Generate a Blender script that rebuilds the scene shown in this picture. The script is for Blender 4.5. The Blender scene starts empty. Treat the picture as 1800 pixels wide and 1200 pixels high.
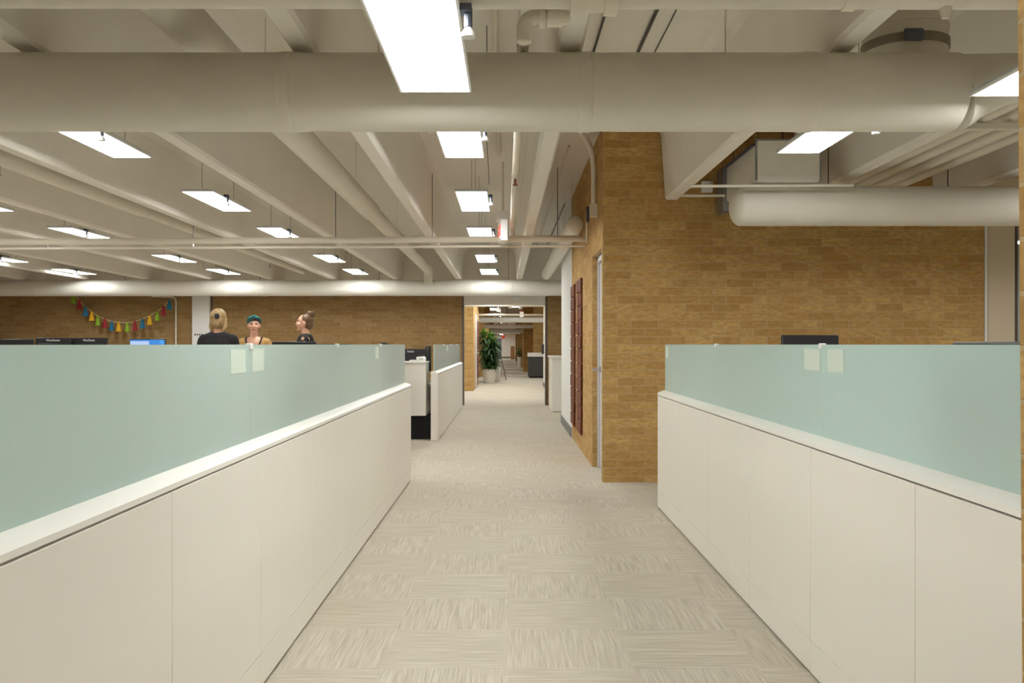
import bpy, bmesh, math, random
from math import pi, sin, cos, radians, sqrt
from mathutils import Vector, Matrix

random.seed(7)
SC = bpy.context.scene
COL = SC.collection
F, VX, VY, EYE = 1600.0, 894.0, 605.0, 1.28


def P(px, py, Y):
    """picture point at depth Y -> world"""
    return Vector(((px - VX) * Y / F, Y, EYE + (VY - py) * Y / F))


def CP(X, Y, H):
    """the concrete ceiling runs very slightly off the aisle's axis"""
    return Vector((X - 0.0044 * Y, Y, EYE + H - 0.00375 * Y))


# ------------------------------------------------------------------ materials
MATS = {}


class NT:
    def __init__(self, name):
        self.m = bpy.data.materials.new(name)
        self.m.use_nodes = True
        self.t = self.m.node_tree
        self.t.nodes.clear()
        self.out = self.n('ShaderNodeOutputMaterial')

    def n(self, typ, **kw):
        nd = self.t.nodes.new(typ)
        for k, v in kw.items():
            setattr(nd, k, v)
        return nd

    def l(self, a, b):
        self.t.links.new(a, b)

    def math(self, op, a, b=None, c=None):
        nd = self.n('ShaderNodeMath', operation=op)
        for i, v in enumerate((a, b, c)):
            if v is None:
                continue
            if isinstance(v, (int, float)):
                nd.inputs[i].default_value = v
            else:
                self.l(v, nd.inputs[i])
        return nd.outputs[0]

    def mix(self, fac, a, b, blend='MIX'):
        nd = self.n('ShaderNodeMix', data_type='RGBA', blend_type=blend)
        for s, v in ((nd.inputs['Factor'], fac), (nd.inputs[6], a), (nd.inputs[7], b)):
            if isinstance(v, (int, float)):
                s.default_value = v
            elif isinstance(v, (tuple, list)):
                s.default_value = (*v[:3], 1)
            else:
                self.l(v, s)
        return nd.outputs[2]

    def comb(self, x, y, z):
        nd = self.n('ShaderNodeCombineXYZ')
        for i, v in enumerate((x, y, z)):
            if isinstance(v, (int, float)):
                nd.inputs[i].default_value = v
            else:
                self.l(v, nd.inputs[i])
        return nd.outputs[0]

    def noise(self, vec, scale, detail=3, rough=.55):
        nd = self.n('ShaderNodeTexNoise')
        nd.inputs['Scale'].default_value = scale
        nd.inputs['Detail'].default_value = detail
        nd.inputs['Roughness'].default_value = rough
        if vec is not None:
            self.l(vec, nd.inputs['Vector'])
        return nd.outputs['Fac']

    def ramp(self, fac, lo, hi):
        nd = self.n('ShaderNodeMapRange')
        self.l(fac, nd.inputs[0])
        nd.inputs[1].default_value = lo
        nd.inputs[2].default_value = hi
        return nd.outputs[0]

    def bump(self, h, strength, dist=.01):
        nd = self.n('ShaderNodeBump')
        nd.inputs['Strength'].default_value = strength
        nd.inputs['Distance'].default_value = dist
        self.l(h, nd.inputs['Height'])
        return nd.outputs[0]

    def bsdf(self, col, rough=.5, metal=0, normal=None, spec=None):
        b = self.n('ShaderNodeBsdfPrincipled')
        if isinstance(col, (tuple, list)):
            b.inputs['Base Color'].default_value = (*col[:3], 1)
        else:
            self.l(col, b.inputs['Base Color'])
        b.inputs['Roughness'].default_value = rough
        b.inputs['Metallic'].default_value = metal
        if spec is not None:
            b.inputs['Specular IOR Level'].default_value = spec
        if normal is not None:
            self.l(normal, b.inputs['Normal'])
        self.l(b.outputs[0], self.out.inputs[0])
        return b


def srgb(r, g, b):
    f = lambda c: (c / 255 / 12.92) if c <= 10 else ((c / 255 + .055) / 1.055) ** 2.4
    return (f(r), f(g), f(b))


def mat_plain(name, col, rough=.5, metal=0, var=.06, scale=6, bump=0, spec=None):
    t = NT(name)
    geo = t.n('ShaderNodeNewGeometry')
    n = t.noise(geo.outputs['Position'], scale)
    c2 = tuple(max(0, c * (1 - var * 2)) for c in col)
    c = t.mix(n, c2, tuple(min(1, x * (1 + var * .6)) for x in col))
    nrm = None
    if bump:
        nrm = t.bump(t.noise(geo.outputs['Position'], scale * 6), bump)
    t.bsdf(c, rough, metal, nrm, spec)
    MATS[name] = t.m
    return t.m


def mat_emit(name, col, strength):
    t = NT(name)
    e = t.n('ShaderNodeEmission')
    e.inputs[0].default_value = (*col, 1)
    e.inputs[1].default_value = strength
    t.l(e.outputs[0], t.out.inputs[0])
    MATS[name] = t.m
    return t.m


def mat_brick(name, axis, dark=1.0, tint=(1, 1, 1)):
    t = NT(name)
    geo = t.n('ShaderNodeNewGeometry')
    sep = t.n('ShaderNodeSeparateXYZ')
    t.l(geo.outputs['Position'], sep.inputs[0])
    u = sep.outputs[0] if axis == 'x' else sep.outputs[1]
    vec = t.comb(t.math('ADD', u, 20.087), t.math('ADD', sep.outputs[2], .02), 0)
    b = t.n('ShaderNodeTexBrick', offset=.5, squash=1, squash_frequency=2, offset_frequency=2)
    t.l(vec, b.inputs['Vector'])
    b.inputs['Scale'].default_value = 1
    b.inputs['Brick Width'].default_value = .2527
    b.inputs['Row Height'].default_value = .0762
    b.inputs['Mortar Size'].default_value = .0045
    b.inputs['Mortar Smooth'].default_value = .35
    b.inputs['Bias'].default_value = 0.0
    b.inputs['Color1'].default_value = (0, 0, 0, 1)
    b.inputs['Color2'].default_value = (1, 1, 1, 1)
    b.inputs['Mortar'].default_value = (.5, .5, .5, 1)
    tone = b.outputs['Color']
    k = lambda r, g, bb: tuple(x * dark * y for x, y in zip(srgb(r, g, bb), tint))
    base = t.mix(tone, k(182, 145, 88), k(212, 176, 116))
    mott = t.ramp(t.noise(t.comb(t.math('MULTIPLY', u, 15), t.math('MULTIPLY', sep.outputs[2], 38), 0), 1, 6, .75), .38, .66)
    base = t.mix(t.math('MULTIPLY', mott, .75), base, k(150, 114, 62))
    red = t.ramp(t.noise(geo.outputs['Position'], 3.1, 2), .52, .75)
    base = t.mix(t.math('MULTIPLY', red, .35), base, k(186, 134, 74))
    col = t.mix(t.math('MULTIPLY', b.outputs['Fac'], .75), base, k(184, 164, 128))
    h = t.math('SUBTRACT', t.math('MULTIPLY', t.noise(geo.outputs['Position'], 90, 3), .35),
               b.outputs['Fac'])
    t.bsdf(col, .85, 0, t.bump(h, .45, .006), .25)
    MATS[name] = t.m
    return t.m


def mat_carpet(name):
    t = NT(name)
    geo = t.n('ShaderNodeNewGeometry')
    sep = t.n('ShaderNodeSeparateXYZ')
    t.l(geo.outputs['Position'], sep.inputs[0])
    x, y = sep.outputs[0], sep.outputs[1]
    TX, TY = .497, .4915
    ux = t.math('DIVIDE', t.math('ADD', x, .004), TX)
    uy = t.math('DIVIDE', t.math('SUBTRACT', y, 4.09), TY)
    ix, iy = t.math('FLOOR', ux), t.math('FLOOR', uy)
    par = t.math('FLOORED_MODULO', t.math('ADD', ix, iy), 2)
    par = t.math('GREATER_THAN', par, .5)
    seed = t.math('ADD', t.math('MULTIPLY', ix, 7.31), t.math('MULTIPLY', iy, 3.77))

    def streak(fine, coarse, sc_f, sc_c):
        return t.noise(t.comb(t.math('MULTIPLY', fine, sc_f), t.math('MULTIPLY', coarse, sc_c), seed), 1, 2, .5)
    va = streak(x, y, 105, 4.5)
    ha = streak(y, x, 105, 4.5)
    nd = t.n('ShaderNodeMix', data_type='FLOAT')
    t.l(par, nd.inputs[0]); t.l(ha, nd.inputs[2]); t.l(va, nd.inputs[3])
    s = nd.outputs[0]
    s = t.ramp(s, .2, .75)
    col = t.mix(s, srgb(170, 161, 145), srgb(208, 201, 188))
    tile = t.n('ShaderNodeTexWhiteNoise', noise_dimensions='1D')
    t.l(seed, tile.inputs['W'])
    col = t.mix(t.math('MULTIPLY', tile.outputs[0], .22), col, srgb(184, 173, 153))
    warm = t.ramp(t.noise(geo.outputs['Position'], .9, 2), .45, .7)
    col = t.mix(t.math('MULTIPLY', warm, .15), col, srgb(184, 168, 140))
    h = t.math('ADD', s, t.noise(geo.outputs['Position'], 260, 2))
    t.bsdf(col, .95, 0, t.bump(h, .25, .004), .1)
    MATS[name] = t.m
    return t.m


def mat_frost(name):
    t = NT(name)
    geo = t.n('ShaderNodeNewGeometry')
    n = t.noise(geo.outputs['Position'], .8, 2)
    c = t.mix(n, (.765, .955, .915), (.795, .965, .93))
    tr = t.n('ShaderNodeBsdfTranslucent'); t.l(c, tr.inputs[0])
    df = t.n('ShaderNodeBsdfDiffuse'); t.l(c, df.inputs[0])
    rf = t.n('ShaderNodeBsdfRefraction')
    rf.inputs['Color'].default_value = (.92, .985, .95, 1)
    rf.inputs['Roughness'].default_value = .5
    rf.inputs['IOR'].default_value = 1.08
    gl = t.n('ShaderNodeBsdfGlossy')
    gl.inputs['Roughness'].default_value = .22
    m1 = t.n('ShaderNodeMixShader'); m1.inputs[0].default_value = .66
    t.l(tr.outputs[0], m1.inputs[1]); t.l(df.outputs[0], m1.inputs[2])
    m2 = t.n('ShaderNodeMixShader'); m2.inputs[0].default_value = .2
    t.l(m1.outputs[0], m2.inputs[1]); t.l(rf.outputs[0], m2.inputs[2])
    fr = t.n('ShaderNodeFresnel'); fr.inputs[0].default_value = 1.35
    m3 = t.n('ShaderNodeMixShader'); t.l(fr.outputs[0], m3.inputs[0])
    t.l(m2.outputs[0], m3.inputs[1]); t.l(gl.outputs[0], m3.inputs[2])
    t.l(m3.outputs[0], t.out.inputs[0])
    MATS[name] = t.m


def mat_glass(name, col):
    t = NT(name)
    b = t.bsdf(col, .03)
    b.inputs['Transmission Weight'].default_value = 1
    b.inputs['IOR'].default_value = 1.1
    MATS[name] = t.m


def mat_floral(name):
    t = NT(name)
    geo = t.n('ShaderNodeNewGeometry')
    v = t.n('ShaderNodeTexVoronoi'); v.inputs['Scale'].default_value = 14
    t.l(geo.outputs['Position'], v.inputs['Vector'])
    f = t.ramp(v.outputs['Distance'], .42, .3)
    pick = t.n('ShaderNodeSeparateColor'); t.l(v.outputs['Color'], pick.inputs[0])
    c = t.mix(t.math('GREATER_THAN', pick.outputs[0], .45), srgb(40, 110, 70), srgb(190, 150, 110))
    on = t.math('MULTIPLY', f, t.math('GREATER_THAN', pick.outputs[1], .5))
    t.bsdf(t.mix(on, srgb(20, 20, 24), c), .8)
    MATS[name] = t.m


def mat_screen(name):
    t = NT(name)
    tc = t.n('ShaderNodeTexCoord')
    sep = t.n('ShaderNodeSeparateXYZ'); t.l(tc.outputs['Generated'], sep.inputs[0])
    x, z = sep.outputs[0], sep.outputs[2]
    band = t.math('MULTIPLY', t.math('GREATER_THAN', z, .74), t.math('LESS_THAN', x, .55))
    band = t.math('MULTIPLY', band, t.math('LESS_THAN', z, .93))
    side = t.math('GREATER_THAN', x, .86)
    c = t.mix(t.math('GREATER_THAN', z, .72), (.02, .04, .1), (.08, .3, .8))
    c = t.mix(side, c, (.1, .4, .9))
    c = t.mix(band, c, (.55, .7, 1))
    e = t.n('ShaderNodeEmission'); t.l(c, e.inputs[0]); e.inputs[1].default_value = .75
    t.l(e.outputs[0], t.out.inputs[0])
    MATS[name] = t.m


LIGHT_STRENGTH = 20.0
mat_brick('brick_facing_y', 'x')
mat_brick('brick_facing_x', 'y')
mat_brick('brick_darker', 'x', .64, (1, 1.0, 1.12))  # same brick with every tone darker, for the far wall
mat_carpet('carpet_tiles')
mat_frost('frosted_glass')
mat_glass('clear_glass', (.86, .95, .92))
mat_floral('floral_cloth')
mat_plain('glass_edge', (.74, .87, .80), .3, var=.02)
mat_plain('patch_tone', (.64, .735, .65), .4, var=.02)
mat_screen('screen_lit')
mat_plain('concrete_paint', (.80, .76, .69), .75, var=.04, scale=2, bump=.08)
mat_plain('duct_wrap', (.72, .68, .59), .55, var=.05, scale=2.2, bump=.35)
mat_plain('duct_white', srgb(236, 233, 224), .45, var=.03, scale=5, bump=.08)
mat_plain('pipe_paint', srgb(224, 217, 202), .45, var=.03)
mat_plain('panel_white', (.83, .80, .735), .35, var=.015, scale=2)
mat_plain('rail_white', (.87, .85, .80), .35, var=.015, scale=2)
mat_plain('wall_white', srgb(236, 236, 234), .6, var=.02, scale=2)
mat_plain('beige_paint', srgb(214, 198, 172), .6, var=.03, scale=2)
mat_plain('grey_base', srgb(120, 120, 116), .6, var=.05)
mat_plain('dark_edge', srgb(92, 78, 72), .5, var=.05)
mat_plain('black_plastic', srgb(34, 34, 37), .4, var=.08)
mat_plain('black_matte', srgb(20, 20, 22), .7, var=.1)
mat_plain('grey_metal', srgb(150, 152, 156), .35, .6, var=.05)
mat_plain('bracket_grey', srgb(92, 98, 112), .45, .3, var=.05)
mat_plain('wire', srgb(70, 68, 64), .5, .3)
mat_plain('steel', srgb(196, 198, 202), .25, .9, var=.04)
mat_plain('door_paint', srgb(206, 204, 208), .4, var=.02)
mat_plain('fixture_white', srgb(242, 242, 242), .4, var=.02)
mat_plain('red_tile', srgb(116, 54, 28), .6, var=.18, scale=9, bump=.3)
mat_plain('paper', srgb(235, 233, 228), .7, var=.02)
mat_plain('strap_grey', srgb(138, 128, 112), .7)
mat_plain('charcoal', srgb(66, 66, 62), .6, var=.06)
mat_plain('leaf', srgb(46, 86, 30), .5, var=.35, scale=7)
mat_plain('leaf_light', srgb(96, 140, 44), .5, var=.25, scale=7)
mat_plain('stem', srgb(120, 100, 66), .7, var=.15)
mat_plain('pot', srgb(232, 229, 218), .5, var=.03)
mat_plain('soil', srgb(60, 45, 34), .9, var=.2, scale=30)
mat_plain('skin', srgb(224, 172, 146), .5, var=.05, scale=12)
mat_plain('lips', srgb(176, 96, 92), .45)
mat_plain('eye_dark', srgb(60, 44, 38), .3)
mat_plain('hair_blonde', srgb(176, 146, 100), .5, var=.25, scale=30)
mat_plain('hair_brown', srgb(116, 88, 60), .5, var=.3, scale=30)
mat_plain('hair_dark', srgb(44, 34, 30), .5, var=.2, scale=30)
mat_plain('teal_cloth', srgb(30, 104, 100), .8, var=.1, scale=12)
mat_plain('tan_cloth', srgb(190, 150, 92), .85, var=.1, scale=16)
mat_plain('black_cloth', srgb(26, 26, 30), .85, var=.12, scale=16)
mat_plain('jeans', srgb(52, 62, 84), .85, var=.1, scale=16)
mat_plain('shoe', srgb(40, 36, 34), .6)
mat_plain('tassel_red', srgb(158, 30, 44), .7, var=.15, scale=30)
mat_plain('tassel_blue', srgb(20, 112, 150), .7, var=.15, scale=30)
mat_plain('tassel_yellow', srgb(232, 176, 24), .7, var=.12, scale=30)
mat_plain('tassel_green', srgb(140, 176, 36), .7, var=.15, scale=30)
mat_plain('string', srgb(214, 196, 160), .8)
mat_plain('logo_grey', srgb(235, 235, 238), .5)
mat_plain('red_paint', srgb(226, 60, 40), .5, var=.05)
mat_plain('wood', srgb(176, 128, 80), .6, var=.15, scale=9)
mat_emit('lamp_lens', (.975, .985, .95), LIGHT_STRENGTH)
mat_emit('exit_red', (1, .08, .06), 1.6)


# ------------------------------------------------------------------ geometry
class MB:
    def __init__(self, o=(0, 0, 0)):
        self.bm = bmesh.new()
        self.o = Vector(o)
        self.round = False

    def box(self, x0, x1, y0, y1, z0, z1, bevel=0, mi=0, seg=2):
        b = bmesh.new()
        bmesh.ops.create_cube(b, size=1)
        s = Matrix.Diagonal((x1 - x0, y1 - y0, z1 - z0, 1))
        b.transform(Matrix.Translation(Vector(((x0 + x1) / 2, (y0 + y1) / 2, (z0 + z1) / 2)) - self.o) @ s)
        if bevel:
            bmesh.ops.bevel(b, geom=b.edges[:], offset=bevel, segments=seg, profile=.5, affect='EDGES')
        self.add(b, mi)
        return self

    def add(self, b, mi=0):
        m = {}
        for v in b.verts:
            m[v] = self.bm.verts.new(v.co)
        for f in b.faces:
            try:
                nf = self.bm.faces.new([m[v] for v in f.verts])
                nf.material_index = mi
            except ValueError:
                pass
        b.free()

    def tube(self, pts, r, seg=14, caps=True, mi=0, round_start=False, round_end=False, wob=0):
        self.round = True
        pts = [Vector(p) - self.o for p in pts]
        rs = list(r) if isinstance(r, (list, tuple)) else [r] * len(pts)
        if round_start or round_end:
            def capring(p, d, rad, rev):
                out = []
                for k in range(6):
                    a = (k + .5) / 6 * pi / 2 if not rev else pi / 2 - (k + .5) / 6 * pi / 2
                    out.append((p + d * rad * .55 * sin(a), rad * cos(a)))
                return out
            if round_end:
                d = (pts[-1] - pts[-2]).normalized()
                c = capring(pts[-1], d, rs[-1], False)
                pts += [q for q, _ in c]; rs += [q for _, q in c]
            if round_start:
                d = (pts[0] - pts[1]).normalized()
                c = capring(pts[0], d, rs[0], True)
                pts = [q for q, _ in c] + pts; rs = [q for _, q in c] + rs
        rings = []
        up = None
        for i, p in enumerate(pts):
            if i == 0:
                d = pts[1] - p
            elif i == len(pts) - 1:
                d = p - pts[i - 1]
            else:
                d = (pts[i + 1] - p).normalized() + (p - pts[i - 1]).normalized()
            d.normalize()
            if up is None:
                up = Vector((0, 0, 1)) if abs(d.z) < .9 else Vector((1, 0, 0))
            s = d.cross(up).normalized()
            up = s.cross(d).normalized()
            ring = []
            for k in range(seg):
                a = 2 * pi * k / seg
                rr = rs[i] * (1 + (wob * (random.random() - .5) if wob else 0))
                ring.append(self.bm.verts.new(p + (s * cos(a) + up * sin(a)) * rr))
            rings.append(ring)
        for A, B in zip(rings, rings[1:]):
            for k in range(seg):
                f = self.bm.faces.new((A[k], A[(k + 1) % seg], B[(k + 1) % seg], B[k]))
                f.material_index = mi
        if caps:
            for ring in (rings[0][::-1], rings[-1]):
                f = self.bm.faces.new(ring); f.material_index = mi
        return self

    def lathe(self, prof, c=(0, 0, 0), seg=24, mi=0, pleat=0, n=8):
        self.round = True
        c = Vector(c) - self.o
        rings = []
        for j, (r, z) in enumerate(prof):
            ring = []
            for k in range(seg):
                a = 2 * pi * k / seg
                rr = r * (1 + pleat * cos(n * a) * j / len(prof))
                ring.append(self.bm.verts.new(c + Vector((rr * cos(a), rr * sin(a), z))))
            rings.append(ring)
        for A, B in zip(rings, rings[1:]):
            for k in range(seg):
                f = self.bm.faces.new((A[k], A[(k + 1) % seg], B[(k + 1) % seg], B[k])); f.material_index = mi
        for ring in (rings[0][::-1], rings[-1]):
            f = self.bm.faces.new(ring); f.material_index = mi
        return self

    def ball(self, c, r, sub=3, mi=0, rot=None):
        self.round = True
        r = r if isinstance(r, (tuple, list)) else (r, r, r)
        b = bmesh.new()
        bmesh.ops.create_icosphere(b, subdivisions=sub, radius=1)
        M = Matrix.Translation(Vector(c) - self.o) @ (rot or Matrix()) @ Matrix.Diagonal((*r, 1))
        b.transform(M)
        self.add(b, mi)
        return self

    def extrude(self, prof, axis, a, b, mi=0):
        """closed 2-D profile pushed along an axis ('x': prof=(y,z); 'y': prof=(x,z))"""
        def pt(q, t):
            v = Vector((t, q[0], q[1])) if axis == 'x' else Vector((q[0], t, q[1]))
            return v - self.o
        A = [self.bm.verts.new(pt(q, a)) for q in prof]
        B = [self.bm.verts.new(pt(q, b)) for q in prof]
        n = len(prof)
        for k in range(n):
            f = self.bm.faces.new((A[k], A[(k + 1) % n], B[(k + 1) % n], B[k])); f.material_index = mi
        for r in (A[::-1], B):
            f = self.bm.faces.new(r); f.material_index = mi
        return self

    def build(self, name, mat, parent=None, smooth=True, angle=35):
        bmesh.ops.recalc_face_normals(self.bm, faces=self.bm.faces[:])
        me = bpy.data.meshes.new(name)
        self.bm.to_mesh(me)
        self.bm.free()
        for m in (mat if isinstance(mat, (list, tuple)) else [mat]):
            me.materials.append(MATS[m])
        if smooth:
            me.shade_smooth()
            me.set_sharp_from_angle(angle=radians(angle if self.round else 22))
        o = bpy.data.objects.new(name, me)
        COL.objects.link(o)
        if parent is not None:
            o.parent = parent
        else:
            o.location = self.o
        return o


def tag(o, label=None, cat=None, group=None, kind=None):
    if label: o['label'] = label
    if cat: o['category'] = cat
    if group: o['group'] = group
    if kind: o['kind'] = kind
    return o


def thing(name, label, cat, loc=(0, 0, 0), rz=0, group=None):
    o = bpy.data.objects.new(name, None)
    o.empty_display_size = .1
    COL.objects.link(o)
    o.location = loc
    o.rotation_euler = (0, 0, rz)
    return tag(o, label, cat, group)


def struct(name, mb, mat, label=None, cat=None):
    o = mb.build(name, mat)
    return tag(o, label or name.replace('_', ' '), cat or name.split('_')[0], kind='structure')


def dup(root, loc, rz=0, label=None):
    r = root.copy(); COL.objects.link(r)
    r.location = loc; r.rotation_euler = (0, 0, rz)
    if label: r['label'] = label
    for ch in list(root.children):
        c = ch.copy(); COL.objects.link(c); c.parent = r
        for g in list(ch.children):
            d = g.copy(); COL.objects.link(d); d.parent = c
    return r


def text(name, body, size, loc, normal, mat, parent, width=None):
    cu = bpy.data.curves.new(name, 'FONT')
    cu.body = body; cu.size = size; cu.align_x = 'CENTER'; cu.align_y = 'CENTER'; cu.extrude = .0012
    tmp = bpy.data.objects.new(name, cu)
    COL.objects.link(tmp)
    dg = bpy.context.evaluated_depsgraph_get()
    me = bpy.data.meshes.new_from_object(tmp.evaluated_get(dg))
    bpy.data.objects.remove(tmp)
    n = Vector(normal).normalized(); up = Vector((0, 0, 1)); rt = up.cross(n)
    M = Matrix((rt, up, n)).transposed().to_4x4()
    if width:
        xs = [v.co.x for v in me.vertices]
        k = width / (max(xs) - min(xs))
        M = M @ Matrix.Diagonal((k, 1, 1, 1))
    me.transform(Matrix.Translation(Vector(loc)) @ M)
    me.materials.clear(); me.materials.append(MATS[mat])
    o = bpy.data.objects.new(name, me); COL.objects.link(o); o.parent = parent
    return o


# ------------------------------------------------------------------ the setting
struct('floor', MB().box(-13, 8, -4, 90, -.12, 0), 'carpet_tiles',
       'beige carpet tile floor with quarter-turned striped tiles', 'floor')

JX = [-12.17, -10.92, -9.67, -8.43, -7.18, -5.93, -4.69, -3.44, -2.19, -.93, .30]
JR = [1.55, 2.79, 4.04, 5.29, 6.54]


def sloped_prism(mb, prof, X, Y0, Y1):
    A = [mb.bm.verts.new(CP(X + q[0], Y0, q[1])) for q in prof]
    B = [mb.bm.verts.new(CP(X + q[0], Y1, q[1])) for q in prof]
    n = len(prof)
    for k in range(n):
        mb.bm.faces.new((A[k], A[(k + 1) % n], B[(k + 1) % n], B[k]))
    mb.bm.faces.new(A[::-1]); mb.bm.faces.new(B)


SLAB = 2.07
mb = MB()
sloped_prism(mb, [(-13.2, SLAB), (8.2, SLAB), (8.2, SLAB + .2), (-13.2, SLAB + .2)], 0, -4, 90)
ceil = struct('ceiling', mb, 'concrete_paint', 'painted concrete ceiling with deep parallel joists', 'ceiling')
JP = [(-.062, 1.39), (-.045, 1.37), (.045, 1.37), (.062, 1.39), (.10, 1.97), (.13, 2.03), (.20, SLAB + .01),
      (-.20, SLAB + .01), (-.13, 2.03), (-.10, 1.97)]
for x in JX + JR:
    m = MB()
    sloped_prism(m, JP, x, -3.99, 19.1 if x < .5 else 8.44)
    m.build('joist', 'concrete_paint', ceil)
# closing beam of each bay above the far wall
m = MB(); sloped_prism(m, [(-13, 1.36), (2.5, 1.36), (2.5, SLAB + .01), (-13, SLAB + .01)], 0, 19.0, 19.4)
m.build('end_beam', 'concrete_paint', ceil)

FW = 19.1
TOPZ = 3.42
mb = MB()
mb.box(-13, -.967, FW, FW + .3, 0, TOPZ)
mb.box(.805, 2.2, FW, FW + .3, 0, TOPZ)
wf = struct('wall_far', mb, 'brick_darker', 'far tan brick wall with an opening onto the next hall', 'wall')
MB().box(-.967, .805, FW, FW + .3, 2.115, TOPZ).build('lintel', 'concrete_paint', wf)
MB().box(-.975, -.94, FW - .012, FW + .312, 0, 2.285, .004).build('corner_guard', 'dark_edge', wf)
MB().box(.772, .812, FW - .012, FW + .312, 0, 2.285, .004).build('corner_guard', 'dark_edge', wf)
struct('wall_left', MB().box(-13.2, -13, -4, FW + .3, 0, 3.5), 'brick_facing_x')
struct('wall_rear', MB().box(-13.2, 8.2, -4.2, -4, 0, 3.5), 'brick_facing_y')
struct('wall_right', MB().box(8, 8.2, -4, 14, 0, 3.5), 'wall_white')

# the brick core on the right with its side door
CY0, CY1, CX0, CX1 = 8.46, 12.56, .875, 4.42
m = MB()
m.box(.99, CX1, CY0, CY1, 0, TOPZ)
core = struct('wall_core', m, 'brick_facing_y', 'tan brick core wall facing the right cubicles', 'wall')
m = MB()
m.box(CX0, .99, CY0 + .002, 8.56, 0, TOPZ)
m.box(CX0, .99, 9.52, CY1, 0, TOPZ)
m.box(CX0, .99, 8.56, 9.52, 2.19, TOPZ)
m.build('side_facing', 'brick_facing_x', core)
m = MB(); m.box(CX0 + .001, .99, CY0 - .001, CY0 + .01, 0, TOPZ)
m.build('corner_facing', 'brick_facing_y', core)
m = MB(); m.box(CX0 + .001, .985, 9.515, 9.53, 0, 2.19)
m.build('reveal_facing', 'brick_facing_y', core)
# door
m = MB()
m.box(.925, .985, 8.565, 8.62, 0, 2.185, .004)
m.box(.925, .985, 9.455, 9.512, 0, 2.185, .004)
m.box(.925, .985, 8.565, 9.512, 2.125, 2.185, .004)
dr = struct('door_1', m, 'door_paint', 'pale grey steel door in the brick core side', 'door')
MB().box(.95, .985, 8.625, 9.45, .01, 2.12, .003).build('door_leaf', 'door_paint', dr)
m = MB()
m.tube([(.95, 9.37, 1.02), (.938, 9.37, 1.02)], .034, 18)
m.tube([(.945, 9.37, 1.02), (.878, 9.37, 1.02), (.866, 9.36, 1.02), (.864, 9.25, 1.015)], [.012, .012, .012, .009], 10)
m.build('door_handle', 'steel', dr)
m = MB()
for z in (.3, 1.1, 1.9):
    m.tube([(.945, 8.62, z - .05), (.945, 8.62, z + .05)], .009, 8)
m.build('hinge', 'steel', dr)

# painted white stretch behind the core, its grey base, and the recess with the counter
struct('wall_recess', MB().box(.869, 2.2, CY1 + .002, 14.95, 0, TOPZ), 'wall_white',
       'white painted wall stretch beyond the brick core', 'wall')
struct('baseboard_recess', MB().box(.855, .8685, CY1 + .01, 14.955, 0, .13, .003), 'grey_base',
       'grey baseboard along the white wall stretch', 'baseboard')
struct('wall_alcove', MB().box(2.0, 2.2, 14.96, FW - .002, 0, TOPZ), 'wall_white')

# right end of the core: pale column and the glazed room beside it
struct('wall_pilaster', MB().box(4.46, 4.71, CY0 + .01, 8.9, 0, TOPZ), 'beige_paint',
       'beige column between brick wall and glass partition', 'wall')
struct('trim_1', MB().box(4.424, 4.445, CY0 - .01, 8.8, 0, TOPZ), 'rail_white', 'thin white edge strip at the brick wall end', 'trim')
struct('trim_2', MB().box(4.446, 4.459, CY0 + .03, 8.8, 0, TOPZ), 'dark_edge', 'dark gap between brick wall and beige column', 'trim')
m = MB()
m.box(4.712, 4.74, CY0 + .01, CY0 + .07, 0, 2.6, .003)
m.box(7.95, 8.0, CY0 + .01, CY0 + .07, 0, 2.6, .003)
m.box(4.74, 7.95, CY0 + .01, CY0 + .07, 2.55, 2.6, .003)
m.box(4.74, 7.95, CY0 + .01, CY0 + .07, 0, .06, .003)
w = struct('window_1', m, 'dark_edge', 'dark framed glass partition beside the beige column', 'window')
MB().box(4.74, 7.95, CY0 + .035, CY0 + .045, .06, 2.55).build('pane', 'clear_glass', w)
struct('wall_meeting_room', MB().box(4.42, 8, 13.8, 14, 0, TOPZ), 'wall_white')
struct('wall_bulkhead', MB().box(4.712, 8, CY0 + .01, CY0 + .2, 2.602, TOPZ), 'beige_paint')

# brick pillar next to the camera
wp = struct('wall_pillar', MB().box(.7224, 1.1, .85, 1.28, 0, TOPZ), 'brick_facing_x', 'brick pillar edge beside the right divider', 'wall')
for v in wp.data.vertices:
    v.co.x -= (v.co.z - .8) * .0066

# ---- the hall beyond the opening
struct('wall_corridor_core', MB().box(-3.2, -.985, 25, 29.4, 0, 3.3), 'brick_facing_y', 'brick core beyond the opening, left of the plant', 'wall')
o = bpy.data.objects['wall_corridor_core']
MB().box(-.985, -.965, 25.001, 29.4, 0, 3.3).build('side_facing', 'brick_facing_x', o)
m = MB(); m.box(-.966, -.945, 26.3, 27.35, 0, 2.15, .003)
d2 = struct('door_2', m, 'door_paint', 'pale door in the brick core beyond the opening', 'door')
m = MB(); m.tube([(-.945, 26.45, 1.02), (-.88, 26.45, 1.02), (-.87, 26.57, 1.02)], .012, 8)
m.build('door_handle', 'steel', d2)
struct('wall_corridor_left', MB().box(-5.2, -5, FW + .3, 36, 0, 3.4), 'wall_white')
struct('wall_corridor_right', MB().box(1.07, 1.3, FW + .31, 28, 0, 3.3), 'wall_white', 'white side wall just inside the opening', 'wall')
struct('baseboard_corridor', MB().box(1.055, 1.0695, FW + .32, 28.01, 0, .12, .003), 'grey_base', 'grey baseboard of the white side wall beyond the opening', 'baseboard')
struct('wall_hall_side', MB().box(5, 5.2, 28, 36, 0, 3.3), 'wall_white')
struct('wall_hall_back', MB().box(1.3, 5, 27.8, 28, 0, 3.3), 'wall_white')
struct('wall_hall_right', MB().box(.98, 5.2, 36, 36.3, 0, 3.3), 'brick_facing_y', 'brick wall behind the dark cabinet', 'wall')
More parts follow.
